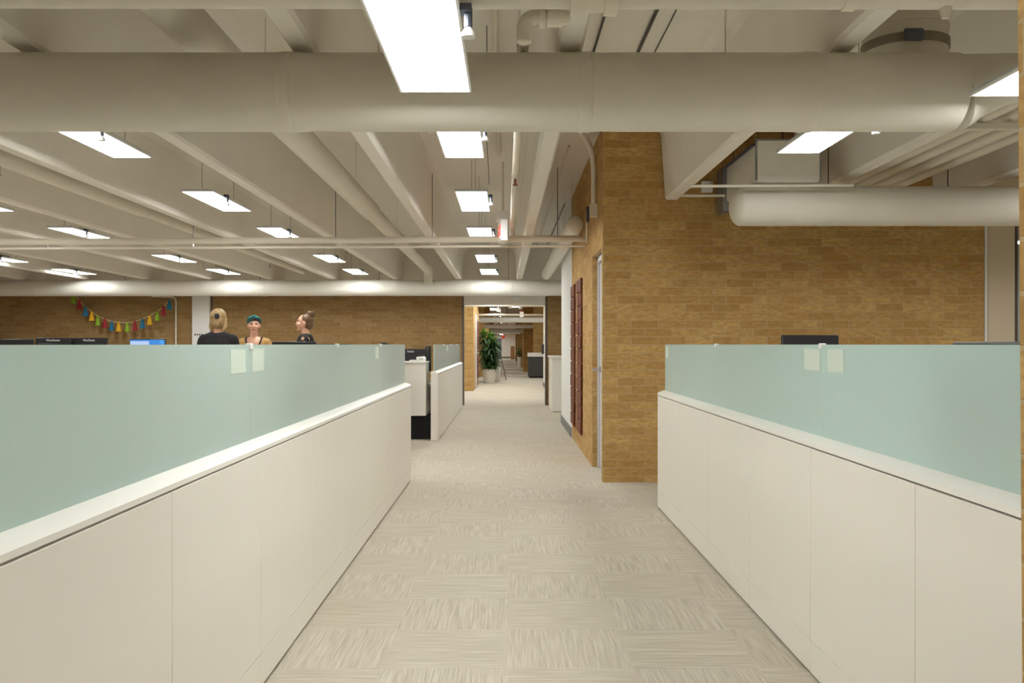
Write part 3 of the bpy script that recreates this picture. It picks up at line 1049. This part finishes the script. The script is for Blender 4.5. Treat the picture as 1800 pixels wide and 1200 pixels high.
desk('long white desk behind the left frosted glass, camera end', -1.8, -1.03, .8, 4.4)
desk('long white desk behind the left frosted glass, far end', -1.8, -1.03, 4.45, 8.0)
desk('white desk behind the right frosted glass, camera end', 1.28, 2.0, 1.9, 5.0)
desk('white desk standing before the brick core on the right', 1.28, 3.1, 6.75, 7.6)
desk('white desk under the row of black monitors at far left', -7.75, -5.5, 12.6, 13.4)
desk('white desk under the lit blue monitor', -5.4, -4.4, 12.3, 13.0)
desk('white desk in front of the bun-haired woman', -2.85, -1.55, 10.25, 10.95)
desk('white desk behind the white end cabinet', -1.9, -1.06, 12.62, 13.4)


def mon_px(label, px, Y, ytop, zdesk=.735, **kw):
    p = P(px, ytop, Y)
    return monitor(label, (p.x, Y, zdesk), kw.pop('rz', pi), p.z, **kw)


mon_px('leftmost black monitor back at the left frame edge', 27, 13.0, 596, w=.52)
mon_px('black monitor back with logo, middle of the three at far left', 94, 13.0, 593.5, w=.5, logo=True)
mon_px('black monitor back with logo, right one of the three at far left', 157, 13.1, 593.5, w=.53, logo=True, logo_w=.17)
mon_px('monitor with lit blue screen under the tassel garland', 260, 12.6, 595.5, w=.5, rz=0, lit=True)
mon_px('black monitor top before the bun-haired woman', 517, 10.6, 600.5, w=.53, rz=pi - .12)
mon_px('black monitor top just showing right of the bun-haired woman', 583, 10.65, 604, w=.42, rz=pi + .1)
mon_px('black monitor back with logo above the white end cabinet', 722, 12.85, 613, w=.5, logo=True, logo_w=.1)
mon_px('black monitor turned edge-on beside the far frosted glass', 752, 13.2, 608, w=.36, h=.36, rz=pi / 2 + .25)
mon_px('tilted black monitor in front of the right brick wall', 1424, 7.25, 588.5, w=.48, rz=pi + .16)
monitor('black monitor close behind the right frosted glass', (1.315, 2.37, .735), -pi / 2, 1.287, w=.58, h=.33)
monitor('black monitor close behind the left frosted glass', (-1.055, 4.2, .735), pi / 2, 1.125, w=.5, h=.2)
monitor('black monitor behind the left frosted glass near its far end', (-1.055, 7.6, .735), pi / 2, 1.13, w=.5, h=.22)
chair('black office chair with headrest showing over the left glass', (P(674, 0, 11.66).x, 11.4, 0), 0, 1.303, True)
chair('black office chair behind the right frosted glass', (2.35, 4.0, 0), pi / 2)

# white end cabinet in the gap between the two left dividers
o = (-1.5, 12.1, 0)
cab = thing('end_cabinet', 'white hanging cabinet between the two left dividers', 'cabinet', o)
MB(o).box(-1.9, -1.1, 12.1, 12.55, .33, 1.03, .004).build('body', 'panel_white', cab)
MB(o).box(-1.92, -1.092, 12.085, 12.56, 1.03, 1.05, .003).build('top', 'rail_white', cab)
MB(o).box(-1.88, -1.03, 12.3, 12.52, 0, .328, .004).build('plinth', 'black_matte', cab)
m = MB(o)
m.box(-1.065, -1.04, 12.45, 12.6, .5, .735, .004); m.build('bracket', 'black_plastic', cab)
o = (-1.3, 12.3, 1.05)
pp = thing('paper_pile', 'loose white papers lying on the white end cabinet', 'papers', o)
m = MB(o)
for k in range(5):
    m.box(-1.34 + k * .004, -1.13 - k * .006, 12.15 + k * .01, 12.43, 1.0505 + k * .004, 1.0535 + k * .004)
m.build('sheets', 'paper', pp)
m = MB(o); m.tube([(-1.22, 12.2, 1.093), (-1.15, 12.42, 1.095)], .022, 12); m.build('paper_roll', 'paper', pp)
m = MB((-1.155, 12.16, 1.05)); m.lathe([(.02, 0), (.024, .03), (.02, .05), (.012, .055)], (-1.125, 12.16, 1.0505), 14)
tag(m.build('small_cup', 'fixture_white'), 'small white cup on the white end cabinet', 'cup')
o = (-1.06, 12.3, 0)

# counter in the recess
o = (1.3, 17.8, 0)
ct = thing('counter', 'low white counter in the recess beyond the white wall', 'counter', o)
MB(o).box(.822, 1.95, 17.2, 18.6, .012, 1.02, .004).build('body', 'panel_white', ct)
MB(o).box(.80, 1.97, 17.12, 18.65, 1.02, 1.055, .004).build('worktop', 'rail_white', ct)
MB(o).box(.85, 1.95, 17.24, 18.6, 0, .012).build('plinth', 'grey_base', ct)

# the two dark red relief panels on the core's side


def relief(label, y0, y1):
    t = thing('mounted_relief', label, 'wall panel', (CX0, (y0 + y1) / 2, .2), 0, 'dark red relief panels on the core')
    o = (CX0, (y0 + y1) / 2, .2)
    MB(o).box(CX0 - .012, CX0 - .0005, y0 + .02, y1 - .02, .2, 2.07).build('backing', 'red_tile', t)
    n = 11
    hh = 1.87 / n
    for k in range(n):
        z = .2 + k * hh
        j = random.uniform(-.02, .02)
        m = MB(o)
        cols = 2
        for c in range(cols):
            a = y0 + j + (y1 - y0) * c / cols; b = y0 + j + (y1 - y0) * (c + 1) / cols
            d = random.uniform(.006, .022)
            m.box(CX0 - .012 - d, CX0 - .0125, a + .006, b - .006, z + .006 + random.uniform(0, .012), z + hh - .006, .01)
        m.build('tile_row', 'red_tile', t)
    return t


relief('dark red relief panel on the core side, next to the door', 10.74, 11.42)
relief('dark red relief panel on the core side, next to the white wall', 11.86, 12.52)
t = thing('mounted_relief', 'dark red relief panel in the hall beyond the opening', 'wall panel', (-.96, 28.2, .2))
o = (-.96, 28.2, .2)
for k in range(8):
    MB(o).box(-.9645, -.925 - .01 * (k % 2), 27.7, 28.5, .25 + .22 * k, .455 + .22 * k, .01).build('tile_row', 'red_tile', t)

# ------------------------------------------------------------------ far wall: conduit, garland
q = P(309, 600, FW - .03)
c1 = Vector((q.x, FW - .025, .05)); c2 = Vector((q.x, FW - .025, P(0, 522, FW).z)); c3 = c2 + Vector((-.5, 0, .02))
pipe('wall_conduit', 'white bent conduit on the far brick wall beside the garland', [c1, *bend(c1, c2, c3, .1), c3], .018, cat='conduit')

tx = [725, 785, 845, 907, 968, 1037, 1105, 1173, 1260, 1335, 1408, 1480, 1555, 1615, 1675]
ty = [35, 95, 160, 205, 250, 278, 305, 310, 315, 303, 280, 245, 205, 155, 95]
cols = ['green', 'red', 'blue', 'yellow'] * 4
GY = 18.86
pts = [P(x / 5.625, 520 + y / 5.625 - 9, GY) for x, y in zip(tx, ty)]
gl = thing('tassel_garland', 'garland of coloured paper tassels sagging on the far brick wall', 'garland', pts[7])
m = MB(pts[7])
st = P(116, 506, FW - .01); en = P(306, 519, FW - .01)
m.tube([st] + pts + [en], .006, 6); m.build('string', 'string', gl)
for i, p in enumerate(pts):
    m = MB(pts[7])
    m.lathe([(.010, .012), (.026, -.004), (.03, -.03), (.022, -.045), (.036, -.08), (.046, -.16), (.05, -.19), (.03, -.185)], p, 24, pleat=.18, n=8)
    tt = m.build('tassel', 'tassel_' + cols[i], gl)
    tt['label'] = cols[i] + ' paper tassel'

# ------------------------------------------------------------------ hall beyond the opening


def potted(label, x, y, h, spread, potr, poth, n, seed):
    rnd = random.Random(seed)
    t = thing('potted_plant', label, 'plant', (x, y, 0))
    MB().lathe([(potr * .72, 0), (potr * .78, .02), (potr, poth - .03), (potr * 1.03, poth), (potr * .93, poth), (potr * .9, poth - .05), (.01, poth - .05)], seg=32).build('pot', 'pot', t)
    MB().lathe([(.01, poth - .052), (potr * .9, poth - .055), (potr * .9, poth - .045), (.01, poth - .03)], seg=24).build('soil', 'soil', t)
    stems = []
    m = MB()
    for k in range(6):
        a = 2 * pi * k / 6 + rnd.random(); r0 = potr * .4; r1 = spread * rnd.uniform(.2, .62)
        top = h * rnd.uniform(.62, .93)
        p0 = Vector((r0 * cos(a), r0 * sin(a), poth - .04)); p1 = Vector((r1 * cos(a), r1 * sin(a), top))
        m.tube([p0, p0.lerp(p1, .5) + Vector((rnd.uniform(-.02, .02), rnd.uniform(-.02, .02), 0)), p1], [.016, .013, .008], 8)
        stems.append((p0, p1))
    m.build('stem', 'stem', t)
    for part, mat, lo in (('foliage', 'leaf', 0), ('top_foliage', 'leaf_light', 1)):
        m = MB()
        for k in range(n if not lo else n // 4):
            p0, p1 = stems[k % 6]
            u = rnd.uniform(.06, .97) if not lo else rnd.uniform(.9, 1.05)
            b = p0.lerp(p1, u)
            a = rnd.uniform(0, 2 * pi)
            L = spread * rnd.uniform(.55, .95) * (1 if not lo else .9)
            el = rnd.uniform(.1, .9) if not lo else rnd.uniform(.6, 1.3)
            d = Vector((cos(a) * cos(el), sin(a) * cos(el), sin(el)))
            side = Vector((-sin(a), cos(a), 0))
            w = L * .085
            prev = None
            for s in range(7):
                f = s / 6
                c = b + d * L * f - Vector((0, 0, L * .75 * f * f * cos(el)))
                ww = w * (sin(pi * min(1, f * .9 + .12)) + .04)
                cur = [m.bm.verts.new(c - side * ww + Vector((0, 0, ww * .35))), m.bm.verts.new(c), m.bm.verts.new(c + side * ww + Vector((0, 0, ww * .35)))]
                if prev:
                    for q in (0, 1):
                        m.bm.faces.new((prev[q], prev[q + 1], cur[q + 1], cur[q]))
                prev = cur
        m.build(part, mat, t)
    return t


potted('tall bushy green plant in white pot beyond the opening', -.64, 30.1, 1.78, .42, .235, .46, 680, 3)
potted('second white potted plant half hidden behind the tall plant', -.46, 31.2, 1.45, .3, .2, .5, 120, 5)
potted('small plant by the brick pier deep in the hall', .6, 49.5, 1.35, .3, .13, .6, 60, 9)

o = (1.0, 34.7, 0)
cbn = thing('credenza', 'dark grey cabinet with white top beyond the opening', 'cabinet', o)
MB(o).box(.745, 1.7, 34.7, 35.4, .05, .81, .005).build('body', 'charcoal', cbn)
MB(o).box(.735, 1.71, 34.68, 35.42, .81, .955, .005).build('top', 'rail_white', cbn)
MB(o).box(.80, 1.66, 34.75, 35.36, 0, .05, .003).build('plinth', 'black_matte', cbn)
q = P(950, 613, 28.0)
m = MB(q); m.box(1.0, 1.0695, 27.4, 27.7, q.z - .14, q.z + .14, .01); sg = m.build('mounted_dispenser', 'black_plastic')
tag(sg, 'black wall box on the white side wall beyond the opening', 'dispenser')
m = MB(q); m.box(1.01, 1.05, 27.45, 27.65, q.z - .16, q.z - .141, .003); m.build('tray', 'black_matte', sg)

# easel beside the plant
o = (-.12, 33, 0)
ea = thing('easel', 'black tripod easel standing behind the tall plant', 'easel', o)
tip = Vector((-.42, 33.2, 1.45))
for a in (P(890, 668, 32.5), Vector((-.72, 32.6, 0)), Vector((-.4, 34, 0))):
    MB(o).tube([(a.x, a.y, .0), tip], .014, 8).build('leg', 'black_plastic', ea)
m = MB(o); m.box(-.66, -.26, 32.98, 33.0, .75, 1.5, .004); m.build('board', 'bracket_grey', ea)
m = MB(o); q = P(885, 592, 32.9); m.lathe([(.005, -.05), (.05, -.03), (.065, .01), (.04, .06), (.005, .07)], (q.x, 32.95, q.z), 16)
m.tube([(q.x, 32.95, q.z - .04), (-.3, 32.97, 1.4)], .008, 6); m.build('rosette', 'red_paint', ea)

# ceiling services of the hall
pipe('hall_pipe', 'upper white pipe across the hall, just past the opening', [(-4.9, 24, EYE + 1.018), (1.06, 24, EYE + 1.018)], .028)
pipe('hall_pipe', 'lower white pipe across the hall, in front of its duct', [(-.94, 28.8, EYE + .93), (1.8, 28.8, EYE + .93)], .035)
wrapped_duct('hall_duct', 'white duct across the hall above the plant', ((-4.9, 33, EYE + .885), (4.9, 33, EYE + .885)), .1, 'duct_white', seams=[-.3, .6], step=.2, hang=True)
for i, (y, h, r) in enumerate(((40.5, .8, .09), (46, .68, .11), (55.5, .75, .13))):
    wrapped_duct('hall_duct', ('second', 'third', 'farthest')[i] + ' white duct across the far hall', ((-1.75, y, EYE + h), (1.55, y, EYE + h)), r, 'duct_white', step=.3, hang=True)
for i, (x, lab) in enumerate(((-.28, 'white strap hanging from the upper hall pipe'), (.05, 'short white strap of the upper hall pipe'))):
    m = MB((x, 24.1, 2.1)); m.box(x - .04, x + .04, 24.03, 24.1, EYE + (.86 if i == 0 else .95), EYE + 1.04, .008)
    o = m.build('pipe_strap', 'pipe_paint'); tag(o, lab, 'strap')
    MB((x, 24.1, 2.1)).tube([(x, 24.065, EYE + 1.04), (x, 24.065, EYE + SLAB - .08)], .02, 8).build('hanger_rod', 'pipe_paint', o)
q = P(917, 546, 27)
m = MB(q); m.box(q.x - .06, q.x + .06, 27, 27.05, q.z - .19, q.z - .03, .006); hs = m.build('hall_sign', 'fixture_white')
tag(hs, 'small white and red sign hanging in the hall', 'sign')
MB(q).box(q.x - .04, q.x + .04, 26.98, 27.05, q.z - .025, q.z + .05, .006).build('lamp', 'red_tile', hs)
MB(q).tube([(q.x, 27.03, q.z + .04), (q.x, 27.03, EYE + SLAB - .09)], .01, 8).build('stem', 'pipe_paint', hs)
o = P(901, 630, 79)
bx = thing('wooden_box', 'tall wooden box before the white end wall', 'box', (.34, 79, 0))
MB().box(-.17, .2, 0, .4, .06, 1.12, .01).build('body', 'wood', bx)
MB().box(-.15, .18, .02, .38, 0, .06).build('plinth', 'black_matte', bx)
q = P(902, 524, FW)
eb = MB(q).box(q.x - .0, q.x + .14, FW - .06, FW - .002, q.z - .05, q.z + .03, .006).build('emergency_lamp', 'fixture_white')
tag(eb, 'small pale box on the lintel above the opening', 'lamp')


# ------------------------------------------------------------------ people
def remesh(mb, name, mats, parent, voxel, paint=None, smooth=4):
    me = bpy.data.meshes.new(name); bmesh.ops.recalc_face_normals(mb.bm, faces=mb.bm.faces[:])
    mb.bm.to_mesh(me); mb.bm.free()
    tmp = bpy.data.objects.new('tmp', me); COL.objects.link(tmp)
    r = tmp.modifiers.new('r', 'REMESH'); r.mode = 'VOXEL'; r.voxel_size = voxel
    s = tmp.modifiers.new('s', 'SMOOTH'); s.factor = .5; s.iterations = smooth
    dg = bpy.context.evaluated_depsgraph_get(); dg.update()
    out = bpy.data.meshes.new_from_object(tmp.evaluated_get(dg))
    bpy.data.objects.remove(tmp); bpy.data.meshes.remove(me)
    out.name = name
    out.materials.clear()
    for m in mats:
        out.materials.append(MATS[m])
    if paint:
        for p in out.polygons:
            p.material_index = paint(p.center)
    out.shade_smooth()
    o = bpy.data.objects.new(name, out); COL.objects.link(o); o.parent = parent
    return o


def chain(mb, pts, rad, flat=1.0):
    """tapered limb: overlapping balls along a polyline"""
    pts = [Vector(p) for p in pts]
    for i in range(len(pts) - 1):
        a, b = pts[i], pts[i + 1]
        n = max(2, int((b - a).length / (min(rad[i], rad[i + 1]) * .5)))
        mb.tube([a, b], [rad[i], rad[i + 1]], 16)
        for k in (0, 1):
            mb.ball((a, b)[k], rad[i + k], 2)


def torso_shapes(m, g=0):
    m.ball((0, 0, .98), (.165 + g, .115 + g, .15 + g), 3)
    m.ball((0, .0, 1.12), (.135 + g, .10 + g, .16 + g), 3)
    m.ball((0, .0, 1.26), (.155 + g, .105 + g, .15 + g), 3)
    m.ball((0, .01, 1.345), (.15 + g, .075 + g, .055 + g), 3)
    for s in (-1, 1):
        m.ball((s * .07, -.075, 1.23), (.06 + g, .055 + g, .06 + g), 3)
        m.ball((s * .15, .005, 1.318), (.055 + g, .053 + g, .05 + g), 3)


def arm_pts(s, pose):
    sh = Vector((s * .172, .005, 1.305))
    if pose == 'crossed':
        el = Vector((s * .225, -.02, 1.05)); wr = Vector((-s * .02, -.175, 1.09 + .02 * s))
    else:
        el = Vector((s * .225, .02, 1.04)); wr = Vector((s * .20, -.10, .82))
    return sh, el, wr


def person(label, loc, rz, style, hgt=1.65, head_turn=0):
    t = thing('person', label, 'person', loc, rz)
    k = hgt / 1.65
    t.scale = (k, k, k)
    m = MB()
    torso_shapes(m)
    m.tube([(0, .012, 1.34), (0, .0, 1.40), (0, -.008, 1.47)], [.062, .05, .05], 16)
    pose = style['pose']
    for s in (-1, 1):
        chain(m, [(s * .085, 0, .95), (s * .095, -.01, .5), (s * .1, .015, .1)], [.085, .055, .038])
        chain(m, [(s * .1, .03, .06), (s * .105, -.1, .035)], [.042, .034])
        m.ball((s * .105, -.14, .028), (.04, .055, .026), 2)
        sh, el, wr = arm_pts(s, pose)
        chain(m, [sh, el, wr], [.045, .036, .025])
        d = (wr - el).normalized()
        side = Vector((1, 0, 0)) if abs(d.x) < .7 else Vector((0, 0, 1))
        side = (side - d * side.dot(d)).normalized(); nrm = d.cross(side)
        pal = wr + d * .045
        M = Matrix((side, d, nrm)).transposed().to_4x4()
        m.ball(pal, (.037, .048, .015), 3, rot=M)
        for f, L in ((-.03, .055), (-.011, .07), (.010, .074), (.029, .064)):
            b = pal + d * .035 + side * f
            mid = b + d * L * .5 + nrm * .008; tip = b + d * L * .9 + nrm * .026
            chain(m, [b, mid, tip], [.0095, .009, .0075])
        th = pal - d * .02 + side * .034 * s
        chain(m, [th, th + side * s * .022 + d * .025 + nrm * .01, th + side * s * .026 + d * .05 + nrm * .02], [.012, .0105, .0085])
    # head
    hc = Vector((0, -.015, 1.545))
    R = Matrix.Rotation(head_turn, 4, 'Z')
    hp = lambda x, y, z: hc + (R @ Vector((x, y, z)))
    m.ball(hp(0, .012, .02), (.074, .092, .085), 3, rot=R)
    m.ball(hp(0, -.028, -.02), (.06, .062, .075), 3, rot=R)
    m.ball(hp(0, -.042, -.072), (.037, .04, .03), 3, rot=R)
    m.ball(hp(0, -.08, -.094), (.017, .014, .014), 2, rot=R)
    chain(m, [hp(0, -.088, .012), hp(0, -.101, -.022)], [.007, .010])
    for s in (-1, 1):
        m.ball(hp(s * .010, -.092, -.026), (.008, .008, .007), 2, rot=R)
        m.ball(hp(s * .03, -.079, .03), (.02, .008, .006), 2, rot=R)
        m.ball(hp(s * .038, -.062, -.02), (.024, .022, .02), 2, rot=R)
        m.ball(hp(s * .076, .008, -.01), (.008, .018, .03), 2, rot=R)
    m.ball(hp(0, -.088, -.053), (.023, .010, .006), 2, rot=R)
    m.ball(hp(0, -.086, -.064), (.020, .010, .006), 2, rot=R)
    eyes = [hp(s * .031, -.086, .012) for s in (-1, 1)]
    brows = [hp(s * .031, -.092, .032) for s in (-1, 1)]
    mouth = hp(0, -.098, -.058)
    Ri = R.inverted()

    def paint(c):
        for e in eyes:
            d = Ri @ (c - e)
            if (d.x / .014) ** 2 + (d.z / .0065) ** 2 < 1 and d.y < .03: return 1
        for e in brows:
            d = Ri @ (c - e)
            if (d.x / .02) ** 2 + (d.z / .0035) ** 2 < 1 and d.y < .03: return 1
        d = Ri @ (c - mouth)
        if (d.x / .02) ** 2 + (d.z / .008) ** 2 < 1 and abs(d.y) < .03: return 2
        return 0
    body = remesh(m, 'body', ['skin', 'eye_dark', 'lips'], t, .006, paint, 3)
    # trousers and shoes
    m = MB()
    m.ball((0, 0, .96), (.178, .128, .13), 3)
    for s in (-1, 1):
        chain(m, [(s * .085, 0, .93), (s * .096, -.01, .5), (s * .1, .012, .12)], [.098, .07, .06])
    remesh(m, 'trousers', [style['legs']], t, .012)
    for s in (-1, 1):
        m = MB(); chain(m, [(s * .1, .03, .06), (s * .105, -.1, .045)], [.05, .045]); m.ball((s * .105, -.14, .035), (.047, .065, .034), 3)
        remesh(m, 'shoe', ['shoe'], t, .008)
    # top
    m = MB(); torso_shapes(m, .012)
    for s in (-1, 1):
        sh, el, wr = arm_pts(s, pose)
        chain(m, [sh, el, el.lerp(wr, style.get('sleeve', .9))], [.053, .046, .036])
    top = remesh(m, 'top', [style['top']], t, .009)
    # neckline: cut the cloth back from neck and (for a scoop) the chest
    bm = bmesh.new(); bm.from_mesh(top.data)
    dead = []
    for f in bm.faces:
        c = f.calc_center_median()
        r = Vector((c.x, c.y - style.get('neck_y', 0.0)))
        if c.z > 1.33 and r.length < style.get('neck_r', .075): dead.append(f)
        elif style.get('scoop') and c.y < -.02 and c.z > 1.16 and abs(c.x) < .03 + (c.z - 1.16) * .42: dead.append(f)
    bmesh.ops.delete(bm, geom=dead, context='FACES')
    bm.to_mesh(top.data); bm.free()
    if style.get('scoop'):
        m = MB(); m.ball((0, -.004, 1.2), (.142, .107, .11), 3)
        for s in (-1, 1):
            m.ball((s * .07, -.075, 1.225), (.066, .061, .064), 3)
            chain(m, [(s * .07, -.12, 1.27), (s * .095, -.075, 1.36), (s * .1, .0, 1.395)], [.012, .011, .011])
        remesh(m, 'undershirt', ['black_cloth'], t, .008)
    # hair
    m = MB()
    hb = style['hair']
    if hb == 'updo':
        m.ball(hp(0, .022, .03), (.086, .098, .088), 3, rot=R)
        m.ball(hp(0, .05, -.02), (.078, .075, .095), 3, rot=R)
        for i in range(9):
            a = i * .7
            m.ball(hp(.035 * cos(a), .105 + .012 * sin(a * 2), .0 + .055 * sin(a)), (.032, .028, .04), 2, rot=R)
        for s in (-1, 1):
            chain(m, [hp(s * .07, .01, .0), hp(s * .08, .03, -.09), hp(s * .06, .055, -.125)], [.025, .02, .012])
    elif hb == 'bun':
        m.ball(hp(0, .03, .034), (.082, .088, .078), 3, rot=R)
        m.ball(hp(0, .055, -.02), (.07, .06, .075), 3, rot=R)
        for i in range(8):
            a = i * .785
            m.ball(hp(.03 * cos(a), .085 + .03 * sin(a), .115), (.026, .026, .034), 2, rot=R)
    else:
        m.ball(hp(0, .032, .022), (.082, .092, .088), 3, rot=R)
        m.ball(hp(0, .055, -.03), (.062, .05, .07), 3, rot=R)
        chain(m, [hp(-.066, -.03, .05), hp(0, -.075, .082), hp(.066, -.03, .05)], [.014, .016, .014])
    hair = remesh(m, 'hair', [style['hair_mat']], t, .007, None, 2)
    if style.get('wrap'):
        m = MB()
        m.ball(hp(-.006, .026, .058), (.086, .098, .074), 3, rot=R)
        m.tube([hp(-.084, .03, .04), hp(-.07, -.04, .085), hp(0, -.07, .11), hp(.07, -.04, .085), hp(.084, .03, .04)], [.014, .015, .016, .015, .014], 12)
        m.ball(hp(.0, -.055, .118), (.03, .024, .018), 2, rot=R)
        remesh(m, 'head_wrap', ['teal_cloth'], t, .007, None, 2)
    if style.get('clip'):
        m = MB(); m.box(-.05, .0, .128 + hc.y, .152 + hc.y, hc.z + .0, hc.z + .055, .01)
        m.build('hair_clip', 'black_plastic', t)
    return t


pA = P(384, 0, 10.0)
person('woman in black seen from behind with pinned up blonde hair', (pA.x, 10.0, 0), pi,
       dict(pose='down', legs='black_cloth', top='black_cloth', hair='updo', hair_mat='hair_blonde', clip=True, neck_r=.07), 1.665)
pB = P(447, 0, 11.6)
person('woman in tan cardigan and teal head wrap facing the camera', (pB.x, 11.6, 0), .12,
       dict(pose='crossed', legs='jeans', top='tan_cloth', hair='short', hair_mat='hair_dark', wrap=True, scoop=True, neck_r=.08), 1.625, .12)
pC = P(537, 0, 11.7)
person('woman in dark floral top seen in profile with hair in a bun', (pC.x, 11.7, 0), -pi / 2 + .12,
       dict(pose='crossed', legs='black_cloth', top='floral_cloth', hair='bun', hair_mat='hair_brown', neck_r=.07), 1.665)

# ------------------------------------------------------------------ camera, world, render look
w = bpy.data.worlds.new('world')
SC.world = w
w.use_nodes = True
w.node_tree.nodes['Background'].inputs[0].default_value = (.9, .95, 1, 1)
w.node_tree.nodes['Background'].inputs[1].default_value = .02

cam = bpy.data.cameras.new('camera')
co = bpy.data.objects.new('camera', cam)
COL.objects.link(co)
co.location = (0, 0, EYE)
co.rotation_euler = (pi / 2, 0, 0)
cam.sensor_width = 36
cam.lens = 36 * F / 1800
cam.shift_x = (900 - VX) / 1800
cam.shift_y = (VY - 600) / 1800
cam.clip_end = 200
cam.clip_start = .05
SC.camera = co
SC.view_settings.view_transform = 'Standard'
SC.view_settings.look = 'None'
SC.view_settings.exposure = 0.3
SC.view_settings.gamma = 1
SC.view_settings.use_curve_mapping = False
SC.cycles.max_bounces = 12
SC.cycles.diffuse_bounces = 6
SC.cycles.transmission_bounces = 8
SC.cycles.sample_clamp_indirect = 6
SC.cycles.use_denoising = True
